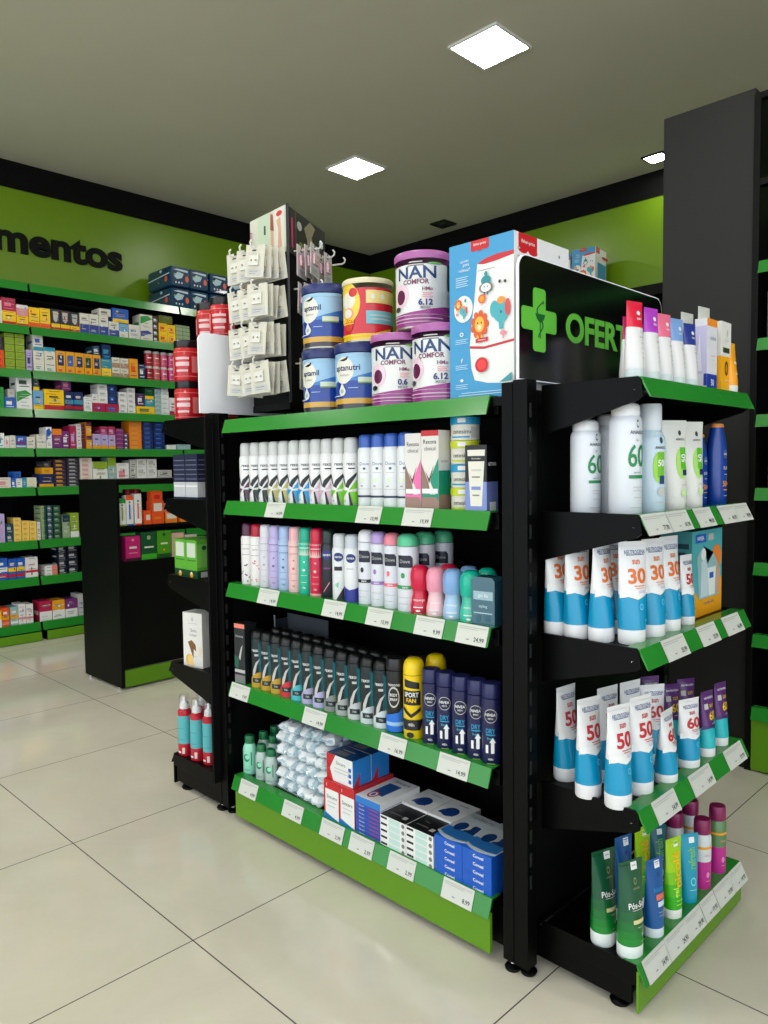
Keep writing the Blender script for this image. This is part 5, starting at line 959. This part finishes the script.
WALL = [
(1, 0.391, 0.432, 2.031, 2.178, 1, 'plain', ['cream', 'pink'], 'cream box'),
(1, 0.432, 0.516, 2.031, 2.119, 1, 'band', ['yel', 'red'], 'yellow box with red foot'),
(1, 0.432, 0.516, 2.119, 2.2, 1, 'mark', ['crim', 'pink'], 'crimson box lying on a yellow and red one'),
(1, 0.518, 0.59, 2.031, 2.098, 1, 'band', ['yel', 'red'], 'short yellow box with red foot'),
(1, 0.518, 0.59, 2.098, 2.167, 1, 'top', ['rose', 'white'], 'rose box with white top'),
(1, 0.593, 0.661, 2.031, 2.162, 1, 'band', ['yel', 'orr'], 'tall yellow box with orange-red foot'),
(1, 0.663, 0.73, 2.031, 2.165, 1, 'band', ['yel', 'orr'], 'tall yellow box with orange-red foot'),
(1, 0.734, 0.794, 2.031, 2.168, 1, 'shield', ['dgrey', 'yel', 'red'], 'charcoal box with pale shield and yellow-red foot'),
(1, 0.796, 0.858, 2.031, 2.167, 1, 'shield', ['dgrey', 'yel', 'red'], 'charcoal box with pale shield and yellow-red foot'),
(1, 0.86, 0.924, 2.031, 2.165, 1, 'shield', ['dgrey', 'yel', 'red'], 'charcoal box with pale shield and yellow-red foot'),
(1, 0.926, 0.99, 2.031, 2.168, 1, 'band2', ['cream', 'dblue'], 'cream box with dark blue lower half'),
(1, 0.992, 1.059, 2.031, 2.17, 1, 'band2', ['cream', 'dblue'], 'cream box with dark blue lower half'),
(1, 1.061, 1.128, 2.031, 2.169, 1, 'band2', ['cream', 'dblue'], 'cream box with dark blue lower half'),
(1, 1.13, 1.202, 2.031, 2.137, 1, 'band2', ['cream', 'dblue'], 'shorter cream box with dark blue lower half'),
(1, 1.061, 1.147, 2.169, 2.218, 1, 'mark', ['cream', 'grey'], 'small cream box lying on top of the row'),
(1, 1.204, 1.272, 2.031, 2.132, 1, 'band2', ['lblue', 'cream'], 'light blue box with cream lower half'),
(1, 1.157, 1.276, 2.137, 2.233, 1, 'band', ['blue', 'yel'], 'blue box with yellow foot'),
(1, 1.276, 1.361, 2.031, 2.135, 1, 'plain', ['cream', 'blue'], 'plain cream box'),
(1, 1.365, 1.46, 2.031, 2.111, 1, 'slant', ['cream', 'dblue'], 'cream box with slanting blue top'),
(1, 1.365, 1.46, 2.111, 2.218, 1, 'slant', ['cream', 'green'], 'cream box with slanting green top'),
(1, 1.464, 1.509, 2.031, 2.216, 4, 'mark', ['brown', 'white'], 'slim dark brown box with white patch'),
(1, 1.512, 1.579, 2.031, 2.177, 2, 'mark', ['yel', 'orr'], 'bright yellow box'),
(1, 1.58, 1.648, 2.031, 2.171, 2, 'mark', ['yel', 'orr'], 'bright yellow box'),
(1, 1.512, 1.621, 2.177, 2.231, 1, 'plain', ['olive', 'green'], 'olive green box on yellow boxes'),
(1, 1.651, 1.706, 2.031, 2.179, 5, 'stripe', ['sage', 'dgreen'], 'thin sage green box'),
(1, 1.71, 1.767, 2.031, 2.179, 5, 'stripe', ['sage', 'dgreen'], 'thin sage green box'),
(2, 0.374, 0.436, 1.751, 1.871, 3, 'mark', ['orr', 'red'], 'orange-red box'),
(2, 0.374, 0.427, 1.871, 1.954, 1, 'plain', ['plumd', 'grey'], 'dark plum box on orange-red boxes'),
(2, 0.44, 0.499, 1.751, 1.981, 5, 'stripe', ['lime', 'olive'], 'lime green box'),
(2, 0.503, 0.562, 1.751, 1.981, 5, 'stripe', ['lime', 'olive'], 'lime green box'),
(2, 0.568, 0.605, 1.751, 1.886, 1, 'mark', ['lav', 'navy'], 'narrow white and navy box'),
(2, 0.613, 0.68, 1.751, 1.911, 1, 'lines', ['cream', 'teal'], 'white box with teal top and fine print'),
(2, 0.682, 0.753, 1.751, 1.915, 1, 'lines', ['cream', 'teal'], 'white box with teal top and fine print'),
(2, 0.614, 0.677, 1.911, 1.991, 1, 'mark', ['cream', 'blue'], 'small white box with blue print'),
(2, 0.757, 0.819, 1.751, 1.899, 1, 'pic', ['oyel', 'navy'], 'orange-yellow box with navy picture'),
(2, 0.821, 0.881, 1.751, 1.899, 1, 'pic', ['oyel', 'blue'], 'orange-yellow box with blue picture'),
(2, 0.883, 0.944, 1.751, 1.898, 1, 'pic', ['oyel', 'navy'], 'orange-yellow box with navy picture'),
(2, 0.946, 1.003, 1.751, 1.897, 1, 'pic', ['oyel', 'dgreen'], 'orange-yellow box with green oval'),
(2, 1.005, 1.063, 1.751, 1.896, 1, 'pic', ['oyel', 'navy'], 'orange-yellow box with navy picture'),
(2, 1.066, 1.138, 1.751, 1.875, 1, 'band2', ['teal', 'yel'], 'teal box with yellow foot'),
(2, 1.072, 1.138, 1.875, 1.975, 1, 'mark', ['navy', 'teal'], 'navy box standing on a teal one'),
(2, 1.008, 1.056, 1.896, 1.957, 1, 'mark', ['dteal', 'white'], 'small dark teal box'),
(2, 1.144, 1.203, 1.751, 1.892, 2, 'band2', ['cream', 'brownl'], 'cream and tan box'),
(2, 1.206, 1.267, 1.751, 1.891, 2, 'band2', ['cream', 'brownl'], 'cream and tan box'),
(2, 1.271, 1.337, 1.751, 1.894, 1, 'mark', ['oyel', 'orr'], 'upright orange-yellow box'),
(2, 1.34, 1.392, 1.751, 1.864, 1, 'mark', ['navy', 'white'], 'small navy box with white patch'),
(3, 0.364, 0.421, 1.503, 1.636, 1, 'plain', ['green', 'dgreen'], 'plain green box'),
(3, 0.423, 0.492, 1.503, 1.577, 1, 'mark', ['blue', 'white'], 'blue box with white patch'),
(3, 0.447, 0.488, 1.577, 1.628, 1, 'plain', ['greyl', 'grey'], 'small grey box'),
(3, 0.498, 0.594, 1.503, 1.633, 1, 'slant', ['white', 'green'], 'white box with green leaf shape'),
(3, 0.498, 0.594, 1.633, 1.716, 1, 'mark', ['white', 'dgreen'], 'wide white box on a green and white one'),
(3, 0.601, 0.666, 1.503, 1.629, 1, 'band', ['lblue', 'yel'], 'light blue box with yellow foot'),
(3, 0.604, 0.644, 1.629, 1.719, 1, 'band', ['dteal', 'yel'], 'dark teal box with yellow foot'),
(3, 0.67, 0.801, 1.503, 1.642, 1, 'band', ['yel', 'red'], 'wide yellow box with pale patch and red foot'),
(3, 0.788, 0.851, 1.642, 1.711, 1, 'mark', ['purple', 'rose'], 'purple box'),
(3, 0.804, 0.866, 1.503, 1.635, 1, 'tri', ['navy', 'teal', 'red'], 'navy box with teal stripe and red foot'),
(3, 0.868, 0.931, 1.503, 1.636, 1, 'tri', ['navy', 'teal', 'red'], 'navy box with teal stripe and red foot'),
(3, 0.934, 0.992, 1.503, 1.606, 1, 'plain', ['white', 'grey'], 'plain white box'),
(3, 0.994, 1.085, 1.503, 1.569, 1, 'mark', ['crim', 'purple'], 'wide crimson box'),
(3, 1.087, 1.181, 1.503, 1.567, 1, 'mark', ['crim', 'blue'], 'wide crimson box with blue patch'),
(3, 0.994, 1.035, 1.569, 1.629, 1, 'plain', ['white', 'grey'], 'white box on a crimson box'),
(3, 1.037, 1.105, 1.569, 1.701, 3, 'mark', ['white', 'greyl'], 'white box in a stack on a crimson box'),
(3, 1.108, 1.174, 1.567, 1.706, 2, 'mark', ['navy', 'blue'], 'navy box on a crimson box'),
(3, 1.185, 1.248, 1.503, 1.655, 4, 'mark', ['white', 'greyl'], 'flat white box'),
(3, 1.251, 1.31, 1.503, 1.687, 5, 'mark', ['white', 'greyl'], 'flat white box'),
(3, 1.314, 1.459, 1.503, 1.562, 1, 'mark', ['yel', 'olive'], 'long yellow box lying flat'),
(3, 1.317, 1.381, 1.562, 1.653, 1, 'mark', ['purpled', 'white'], 'dark purple box'),
(3, 1.384, 1.454, 1.562, 1.639, 1, 'top', ['teal', 'yel'], 'teal box with yellow top'),
(3, 1.384, 1.454, 1.639, 1.696, 1, 'plain', ['dgreen', 'green'], 'dark green box'),
(3, 1.462, 1.512, 1.503, 1.694, 6, 'stripe', ['gteal', 'white'], 'grey-teal flat box'),
(3, 1.514, 1.575, 1.503, 1.712, 6, 'stripe', ['white', 'gteal'], 'white flat box'),
(3, 1.579, 1.641, 1.503, 1.635, 1, 'band', ['white', 'crim'], 'white box with crimson foot'),
(4, 0.354, 0.415, 1.25, 1.348, 1, 'mark', ['white', 'teal'], 'white and teal box'),
(4, 0.416, 0.443, 1.25, 1.327, 1, 'mark', ['white', 'rose'], 'white and pink box'),
(4, 0.445, 0.483, 1.25, 1.334, 1, 'plain', ['cream', 'greyl'], 'small cream box'),
(4, 0.485, 0.548, 1.25, 1.332, 1, 'tri', ['blue', 'purple', 'cream'], 'blue and purple box'),
(4, 0.551, 0.603, 1.25, 1.327, 1, 'plain', ['cream', 'grey'], 'cream box beside the upright'),
(4, 0.612, 0.671, 1.25, 1.344, 1, 'stripe', ['cream', 'greyl'], 'cream box with faint stripes'),
(4, 0.674, 0.711, 1.25, 1.394, 1, 'slant', ['white', 'blue'], 'slim white and blue box'),
(4, 0.714, 0.777, 1.25, 1.383, 1, 'top', ['purple', 'oran'], 'purple box with orange top'),
(4, 0.778, 0.826, 1.25, 1.371, 1, 'mark', ['purple', 'white'], 'purple box with white print'),
(4, 0.829, 0.872, 1.25, 1.406, 1, 'mark', ['crim', 'lav'], 'magenta box with pale oval'),
(4, 0.876, 0.938, 1.25, 1.421, 7, 'half', ['white', 'maroon'], 'white flat box with maroon end'),
(4, 0.943, 0.982, 1.25, 1.436, 2, 'top', ['oyel', 'maroon'], 'amber box with maroon top'),
(4, 0.987, 1.044, 1.25, 1.356, 1, 'band', ['lav', 'oyel'], 'lavender box with amber foot'),
(4, 1.046, 1.097, 1.25, 1.353, 1, 'band', ['lav', 'oyel'], 'lavender box with amber foot'),
(4, 1.099, 1.15, 1.25, 1.351, 1, 'band', ['lav', 'oyel'], 'lavender box with amber foot'),
(4, 1.043, 1.096, 1.353, 1.409, 1, 'mark', ['crim', 'lav'], 'crimson box on lavender boxes'),
(4, 1.097, 1.148, 1.351, 1.41, 1, 'mark', ['crim', 'lav'], 'crimson box on lavender boxes'),
(4, 1.156, 1.212, 1.25, 1.398, 5, 'stripe', ['purple', 'rose'], 'purple flat box'),
(4, 1.215, 1.251, 1.25, 1.364, 4, 'mark', ['purpled', 'white'], 'small dark purple box with white patch'),
(4, 1.257, 1.352, 1.25, 1.455, 6, 'mark', ['oran', 'oyel'], 'orange flat box'),
(4, 1.357, 1.441, 1.25, 1.451, 6, 'mark', ['navy', 'blue'], 'navy flat box'),
(4, 1.444, 1.534, 1.25, 1.45, 6, 'mark', ['navy', 'blue'], 'navy flat box'),
(4, 1.547, 1.625, 1.25, 1.287, 1, 'plain', ['white', 'greyl'], 'low white box'),
(4, 1.633, 1.743, 1.25, 1.292, 1, 'plain', ['gteal', 'white'], 'low grey-teal box'),
(5, 0.344, 0.443, 0.998, 1.067, 1, 'mark', ['cream', 'rose'], 'cream box with pink print'),
(5, 0.445, 0.472, 0.998, 1.06, 1, 'mark', ['blue', 'white'], 'narrow blue box'),
(5, 0.475, 0.512, 0.998, 1.059, 1, 'plain', ['white', 'grey'], 'small white box'),
(5, 0.514, 0.539, 0.998, 1.062, 1, 'plain', ['teal', 'white'], 'slim teal box'),
(5, 0.541, 0.602, 0.998, 1.064, 1, 'plain', ['cream', 'yel'], 'cream box'),
(5, 0.466, 0.506, 1.059, 1.104, 1, 'mark', ['blue', 'navy'], 'small blue box on a white one'),
(5, 0.616, 0.711, 0.998, 1.085, 1, 'band', ['navy', 'oyel'], 'navy box with silver print and amber foot'),
(5, 0.638, 0.711, 1.085, 1.128, 1, 'plain', ['oyel', 'olive'], 'amber box on a navy one'),
(5, 0.645, 0.696, 1.128, 1.168, 1, 'mark', ['dgrey', 'grey'], 'charcoal box on an amber one'),
(5, 0.716, 0.798, 0.998, 1.184, 7, 'mark', ['plumd', 'oyel'], 'dark plum flat box'),
(5, 0.803, 0.886, 0.998, 1.191, 8, 'mark', ['plumd', 'greyl'], 'dark plum flat box'),
(5, 0.894, 0.977, 0.998, 1.191, 6, 'mark', ['cream', 'rose'], 'cream flat box'),
(5, 0.981, 1.085, 0.998, 1.166, 1, 'top', ['white', 'lime'], 'white box with lime top'),
(5, 1.088, 1.147, 0.998, 1.194, 1, 'top', ['gteal', 'lime'], 'pale teal box with green top'),
(5, 1.15, 1.244, 0.998, 1.155, 1, 'mark', ['white', 'rose'], 'white box with red print'),
(5, 1.251, 1.301, 0.998, 1.176, 1, 'plain', ['greyl', 'grey'], 'grey box'),
(5, 1.305, 1.382, 0.998, 1.183, 3, 'mark', ['white', 'greyl'], 'white carton'),
(5, 1.386, 1.462, 0.998, 1.183, 3, 'mark', ['white', 'greyl'], 'white carton'),
(5, 1.47, 1.584, 0.998, 1.102, 2, 'mark', ['greyl', 'grey'], 'low pale grey carton'),
(6, 0.33, 0.395, 0.652, 0.837, 1, 'plain', ['lav', 'rose'], 'tall pale lavender box'),
(6, 0.402, 0.447, 0.652, 0.77, 2, 'mark', ['dteal', 'greyl'], 'dark teal box'),
(6, 0.45, 0.496, 0.652, 0.806, 5, 'mark', ['yelp', 'oyel'], 'pale yellow flat box'),
(6, 0.5, 0.545, 0.652, 0.784, 4, 'mark', ['yelp', 'oyel'], 'pale yellow flat box'),
(6, 0.547, 0.59, 0.652, 0.778, 4, 'mark', ['yelp', 'oyel'], 'pale yellow flat box'),
(6, 0.594, 0.616, 0.652, 0.772, 1, 'plain', ['cream', 'grey'], 'narrow cream box'),
(6, 0.622, 0.657, 0.652, 0.876, 7, 'half', ['sage', 'dgreen'], 'sage and dark green flat box'),
(6, 0.659, 0.698, 0.652, 0.877, 6, 'mark', ['dteal', 'greyl'], 'dark teal flat box'),
(6, 0.7, 0.749, 0.652, 0.875, 6, 'mark', ['dgreen', 'sage'], 'dark green flat box with pale patch'),
(6, 0.759, 0.807, 0.652, 0.808, 1, 'top', ['sage', 'dteal'], 'sage box with dark teal top'),
(6, 0.811, 0.871, 0.652, 0.819, 1, 'band', ['lime', 'white'], 'lime box with white foot'),
(7, 0.32, 0.402, 0.412, 0.555, 1, 'tri', ['blue', 'white', 'red'], 'blue and white box with red stripe'),
(7, 0.405, 0.455, 0.412, 0.545, 1, 'tri', ['blue', 'yel', 'red'], 'blue box with yellow and red stripes'),
(7, 0.456, 0.508, 0.412, 0.546, 1, 'tri', ['blue', 'yel', 'red'], 'blue box with yellow and red stripes'),
(7, 0.51, 0.59, 0.412, 0.546, 1, 'redst', ['white', 'red'], 'white box with red stripe'),
(7, 0.635, 0.717, 0.412, 0.478, 3, 'half', ['white', 'salm'], 'salmon and white flat box'),
(7, 0.72, 0.78, 0.412, 0.609, 4, 'mark', ['navyd', 'greyl'], 'near-black box with white print'),
(7, 0.782, 0.855, 0.412, 0.61, 4, 'mark', ['navyd', 'greyl'], 'near-black box with white print'),
(8, 0.308, 0.353, 0.113, 0.223, 1, 'band2', ['yel', 'white'], 'yellow and white box'),
(8, 0.354, 0.401, 0.113, 0.235, 1, 'tri', ['orr', 'oyel', 'salm'], 'salmon box with amber stripe'),
(8, 0.405, 0.453, 0.113, 0.234, 1, 'tri', ['gteal', 'oyel', 'white'], 'pale teal box with amber stripe'),
(8, 0.456, 0.501, 0.113, 0.247, 1, 'redst', ['white', 'rose'], 'white box with pale pink cross'),
(8, 0.504, 0.549, 0.113, 0.24, 1, 'redst', ['white', 'rose'], 'white box with pale pink cross'),
(8, 0.588, 0.669, 0.113, 0.246, 1, 'band2', ['crim', 'white'], 'magenta carton with white lower half'),
(8, 0.671, 0.754, 0.113, 0.242, 1, 'band2', ['oyel', 'white'], 'amber carton with white lower half'),
(8, 0.756, 0.841, 0.113, 0.237, 1, 'band2', ['purple', 'white'], 'purple carton with white lower half'),
(8, 0.844, 0.886, 0.113, 0.263, 1, 'plain', ['greyl', 'blue'], 'tall pale grey carton'),
]
# ------------------------------------------------------------------ medicine boxes on the left wall (facing +X)
def wallbox(st, cols, w, h, d, nm):
    a = cols[0]; b = cols[1]; c = cols[2] if len(cols) > 2 else b
    F = {'plain': [('r',b,-.6,.55,.3,.62),('r',b,-.6,.35,.5,.38)],
      'band': [('r',b,-1,0,1,.26),('r','dgrey',-.5,.62,.4,.69),('r','greyl' if a != 'white' else 'grey',-.5,.45,.6,.48)],
      'band2': [('r',b,-1,0,1,.48),('r','grey',-.6,.72,.5,.78),('r','greyl',-.6,.2,.3,.26)],
      'top': [('r',b,-1,.7,1,1),('r','greyl',-.6,.45,.6,.52),('r','greyl',-.6,.25,.3,.3)],
      'mark': [('r',b,-.65,.35,.35,.65),('r',b,-.65,.16,.7,.22)],
      'shield': [('p','greyl',[(-.6,.9),(.6,.9),(.5,.5),(0,.38),(-.5,.5)]),('r',b,-1,.14,1,.32),('r',c,-1,0,1,.15)],
      'slant': [('p',b,[(-1,.35),(-1,.85),(.2,.95),(1,.75),(.2,.6)]),('r','greyl',-.5,.15,.6,.2)],
      'stripe': [('r',b,-1,.42,1,.52),('r',b,-.6,.7,.3,.76)],
      'lines': [('r',b,-1,.85,1,1),('r','grey',-.6,.62,.5,.66),('r','grey',-.6,.5,.3,.53),('r','greyl',-.6,.3,.6,.32),('r',b,-.6,.12,.2,.16)],
      'pic': [('r',b,-.65,.35,.7,.82),('r','greyl',-.4,.5,.2,.6),('r','orr',-.5,.08,.2,.2)],
      'tri': [('r',b,-1,.38,1,.58),('r',c,-1,.12,1,.26),('r','white',-.6,.68,.4,.8)],
      'half': [('r',b,.1,0,1,1),('r','grey',-.7,.4,-.1,.55)],
      'redst': [('r',b,-1,.25,1,.36),('r',b,-.1,.12,.1,.5),('r','greyl',-.5,.6,.5,.66)]}[st]
    rd = random.Random(int((w*7919+h*104729)*1000)); n0 = 2 if h < .03 else 5
    F = F + [('r', rd.choice(['dgrey','greyl','grey',b,c]), -.85+rd.uniform(0,.5), v_, rd.uniform(.1,.85), v_+.022) for v_ in [rd.uniform(.05,.93) for _ in range(n0)]] + ([('e', rd.choice([c,'white','grey']), rd.uniform(-.6,.6), rd.uniform(.3,.8), .14, .07)] if h > .05 else [])
    return carton(nm, w, d, h, a, front=F, left=[('r',b,-.6,.3,.6,.5)] if st != 'plain' else [], rough=.4)
SHN = ['top','first','second','third','fourth','fifth','sixth','seventh','lowest']
seen = {}
from collections import Counter
cnt = Counter((w[0], w[8]) for w in WALL); run = Counter()
for (s_, y0, y1, z0, z1, n, st, cols, desc) in WALL:
    w = y1-y0-.002; hh = (z1-z0)/n; d = .12; key = 'wb%s%s%.2f%.2f' % (st, ''.join(cols), w, hh)
    run[(s_, desc)] += 1; k = run[(s_, desc)]; m = cnt[(s_, desc)]
    dd = 'small ' + desc if False else desc
    for i in range(n):
        hv = hh-.0006
        loc = (-3.112-d/2 + random.uniform(-.003,.003) - (.0 if n == 1 else .004), (y0+y1)/2, z0+.0004+hh*i)
        lab = dd + ', ' + SHN[s_] + ' wall row'
        if m > 1: lab += ', %s from left' % (NTH[k-1] + (' one' if len(lab.split()) < 9 else ''))
        if n > 1: lab += ', ' + ('topmost' if i == n-1 else ORD[i] if i == 0 else ORD[i]+' up')
        place('%s_%d_%d' % (key, int(w*1000), int(hh*1000)), lambda: wallbox(st, cols, w, hv, d, 'medicine_box'), loc, math.radians(90), lab, 'box', None if n*m == 1 else '%s stacks, %s row' % (desc, SHN[s_]))
for r_ in range(2):
    for i, y in enumerate(WBOT):
        c = [(170,30,50),(206,90,90),(214,90,120),(204,60,130)][i]
        place('pb%d' % i, lambda: bottle('lotion_bottle', .108, .028, [(.9,c),(1,(210,200,196))], (206,200,194), [('r','rose',-.8,.2,.8,.24),('r','white',-.6,.5,.5,.56)], .16, .9, 1, .05), (-3.15, y, WZ[2]-.005+.1085*r_), math.radians(90),
              '%s lotion bottle with pale cap, %s layer, behind red jars' % (('dark red','faded red','rose','magenta')[i], ('lower','upper')[r_]), 'bottle', 'red and pink bottles on the left wall')
def nappies():
    root = empty('nappy_pack'); mb = MB(); m = M((16,58,90), .25, coat=.4); w, d, h = .166, .35, .150
    n = 8; pts = []
    for cx, cz, a0 in ((w/2-.02,.02,-90),(w/2-.02,h-.02,0),(-w/2+.02,h-.02,90),(-w/2+.02,.02,180)):
        for k in range(5):
            a = math.radians(a0+90*k/4); pts.append((cx+.02*math.cos(a), cz+.02*math.sin(a)))
    ys = [(-d/2,.90),(-d/2+.012,.975),(-d/2+.04,1.0),(d/2-.04,1.0),(d/2-.012,.96),(d/2,.84)]
    vs = []; N_ = len(pts)
    for y, k in ys: vs += [(p[0]*k, y, h/2+(p[1]-h/2)*k) for p in pts]
    fs = [(j*N_+i, j*N_+(i+1) % N_, (j+1)*N_+(i+1) % N_, (j+1)*N_+i) for j in range(len(ys)-1) for i in range(N_)]
    mb.add(vs, fs, m, True); mb.add(vs[:N_], [tuple(range(N_-1,-1,-1))], m); mb.add(vs[-N_:], [tuple(range(N_))], m)
    graphics(mb, [('p',(190,206,214),[(-.75,.80),(-.3,.86),(.7,.84),(.7,.74),(-.3,.78)]), ('p',(170,196,206),[(-.7,.5),(-.3,.72),(.3,.66),(.1,.44),(-.4,.36)]), ('e',(214,90,60),.6,.42,.17,.15), ('e',(200,210,214),-.5,.2,.07,.05), ('e',(200,210,214),-.2,.2,.07,.05), ('e',(200,210,214),.1,.2,.07,.05), ('r',(120,170,90),-.7,.56,-.5,.62)], lambda u, v, l: (u, -d/2-.001-l, v), w/2, h, 0)
    graphics(mb, [('p',(200,206,206),[(-.9,.52),(.9,.66),(.9,.60),(-.9,.47)]), ('e',(214,90,60),.62,.40,.12,.14), ('e',(120,150,60),.0,.3,.05,.06), ('e',(190,206,214),.2,.82,.1,.07)], lambda u, v, l: (-w/2-.001-l, -u*-1*-1, v), d/2, h, 0)
    mb.build('pack', root); return root
NX = [1.693,1.848,2.022,2.200]
for r_ in range(2):
    for i, y in enumerate(NX):
        place('nap', nappies, (-3.275 + (.02 if r_ else 0), y - (.01 if r_ else 0), WZ[0]-.0055+.1505*r_), math.radians(90), 'navy nappy pack on the wall shelving, %s layer, %s from the left' % (('lower','upper')[r_], NTH[i]), 'nappy pack', 'navy nappy packs')
# ------------------------------------------------------------------ goods in the low black cabinet
CZ, CY = .825, .645
def cb(key, nm, w, d, h, base, front, x, y, z, label, grp=None, left=()):
    place(key, lambda: carton(nm, w, d, h, base, front=front, left=left), (x, y, z), math.radians(90), label, 'box', grp)
for i, (y, h, tp, tx) in enumerate(((.446,.135,'green','lime'),(.486,.152,'orr','blue'),(.531,.158,'white','orr'))):
    cb('vt%d' % i, 'vitamin_box', .036, .05, h, 'white', [('r',tp,-1,.84,1,1),('r',tx,-.25,.2,.2,.7),('r','greyl',.4,.2,.55,.6),('r',tx,-1,0,1,.05),('e','grey',0,.77,.3,.04)], -1.63, y, CZ, 'tall slim white vitamin box, %s of three in the low cabinet' % ('green topped, first','orange topped, second','plain topped, third')[i], 'slim vitamin boxes')
for i, (y, z) in enumerate(((.52,0),(.565,0))):
    place('vj', lambda: bottle('vitamin_bottle', .18, .028, [(1,(226,190,170))], (150,20,30), [('r','white',-.8,.3,.8,.6),('r','orr',-.6,.4,.4,.5)], .2, .85, 1, .08), (-1.69, y, CZ), math.radians(80), 'pale vitamin bottle with dark red cap, %s, behind slim boxes' % ('left','right')[i], 'bottle', 'vitamin bottles with red caps')
for y, h, b_, f_, d_, k in ((.583,.070,'orr',[('r','cream',-.5,.3,.6,.7)],'small orange and cream box beside white slim ones','o1'),(.640,.118,'orr',[('r','cream',-.7,.55,.7,.9),('r','oran',-.6,.2,.5,.3)],'orange box with cream label panel','o2'),(.716,.055,'oran',[('r','cream',-.8,.4,.8,.9)],'flat orange and cream box','o3'),(.800,.050,'oran',[('r','cream',-.8,.4,.8,.9)],'flat orange box near the frame','o4')):
    cb(k, 'vitamin_box', .066 if k != 'o1' else .04, .06, h, b_, f_, -1.635, y, CZ, d_ + ', low cabinet')
cb('o5', 'vitamin_box', .06, .05, .05, 'orr', [('r','red',-.5,.2,.5,.6)], -1.635, .640, CZ+.1185, 'small red-orange box standing on the orange one, low cabinet')
cb('o6', 'vitamin_box', .07, .06, .045, 'cream', [('r','orr',-1,.0,1,.3)], -1.635, .716, CZ+.0555, 'cream and orange box lying on a flat orange one')
for y, w, h, b_, f_, d_, k in ((.497,.078,.125,(190,30,110),[('e','rose',0,.85,.2,.06),('r','cream',-.5,.5,.5,.58),('r','rose',-.6,.3,.6,.34),('r',(60,20,40),-1,0,1,.12)],'magenta tea box','t1'),(.584,.084,.140,(14,80,40),[('r','cream',-.6,.42,.6,.48),('r',(60,170,40),-1,0,1,.2),('e','sage',0,.8,.25,.08)],'dark green tea box with bright green foot','t2'),
      (.670,.078,.142,(70,150,20),[('e','oyel',0,.3,.15,.05),('r','cream',-.5,.5,.5,.56),('e','dgreen',0,.86,.2,.06),('r',(20,80,30),-1,0,1,.16)],'leaf green tea box with dark foot','t3'),(.750,.070,.125,(206,170,150),[('r','salm',-.6,.4,.6,.6),('r','grey',-.6,.2,.5,.24)],'pinkish beige tea box','t4'),(.828,.070,.110,(196,190,180),[('r','grey',-.6,.4,.6,.6)],'pale grey tea box','t5')):
    cb(k, 'tea_box', w, .06, h, b_, f_, -1.635, y, CY, d_ + ', lower shelf of the low cabinet')
# ------------------------------------------------------------------ sparse goods on the tall right unit, and one on the back wall
place('bk1', lambda: carton('book_box', .10, .07, .165, (18,17,17), front=[('v','greyl','SUGAR SCENTS',-.45,.5,.14,.9,0),('r','grey',.2,.2,.8,.24)], left=[('r','dgrey',-.5,.3,.5,.4)]), (1.108,1.545,TZ[1]-.004), 0, 'black box with vertical white lettering on the tall right unit', 'box')
place('bk2', lambda: carton('perfume_box', .09, .07, .155, (110,76,74), front=[('r',(190,180,190),-.5,.15,.7,.8),('r',(110,76,74),-.2,.3,.2,.7)]), (1.118,1.535,TZ[3]-.004), 0, 'brownish pink box with pale panel on the tall right unit', 'box')
place('bk3', lambda: bottle('shampoo_bottle', .19, .034, [(1,(190,220,220))], (60,66,70), [('r','teal',-1.0,.1,1.2,.5),('r','white',-.6,.55,.6,.6)], .2, .35, .8, .12), (1.110,1.535,TZ[6]-.004), 0, 'pale bottle with teal label low on the tall right unit', 'bottle')
place('bk4', lambda: carton('small_carton', .07, .07, .16, (196,190,214), front=[('r','dgrey',-.6,.2,.6,.4),('r','grey',-.6,.6,.5,.7)]), (-.30,3.755,2.001), math.radians(20), 'pale lilac carton on the back wall shelving, seen above cream tubes', 'box')
# ------------------------------------------------------------------ camera, light
cam = bpy.data.cameras.new('camera'); co = bpy.data.objects.new('camera', cam); COL.objects.link(co)
F = 756.2097; yaw, pitch, roll = math.radians(134.81132), math.radians(3.38412), math.radians(-0.72152)
fw = Vector((math.cos(yaw)*math.cos(pitch), math.sin(yaw)*math.cos(pitch), -math.sin(pitch)))
rt = Vector((math.sin(yaw), -math.cos(yaw), 0)); up = rt.cross(fw)
r2 = rt*math.cos(roll) + up*math.sin(roll); u2 = up*math.cos(roll) - rt*math.sin(roll)
mat = Matrix((r2, u2, -fw)).transposed().to_4x4(); mat.translation = Vector((1.978527, -1.307693, 1.101652)); co.matrix_world = mat
cam.sensor_fit = 'VERTICAL'; cam.sensor_height = 36.0; cam.sensor_width = 27.0; cam.lens = F/1024*36.0; cam.clip_start = .02
bpy.context.scene.camera = co
w = bpy.data.worlds.new('daylight'); bpy.context.scene.world = w; w.use_nodes = True
w.node_tree.nodes['Background'].inputs[0].default_value = (.86,.93,1.0,1); w.node_tree.nodes['Background'].inputs[1].default_value = SKY
vs = bpy.context.scene.view_settings
vs.view_transform = 'Standard'; vs.look = 'None'; vs.exposure = EXPO; vs.gamma = 1.0; vs.use_curve_mapping = False
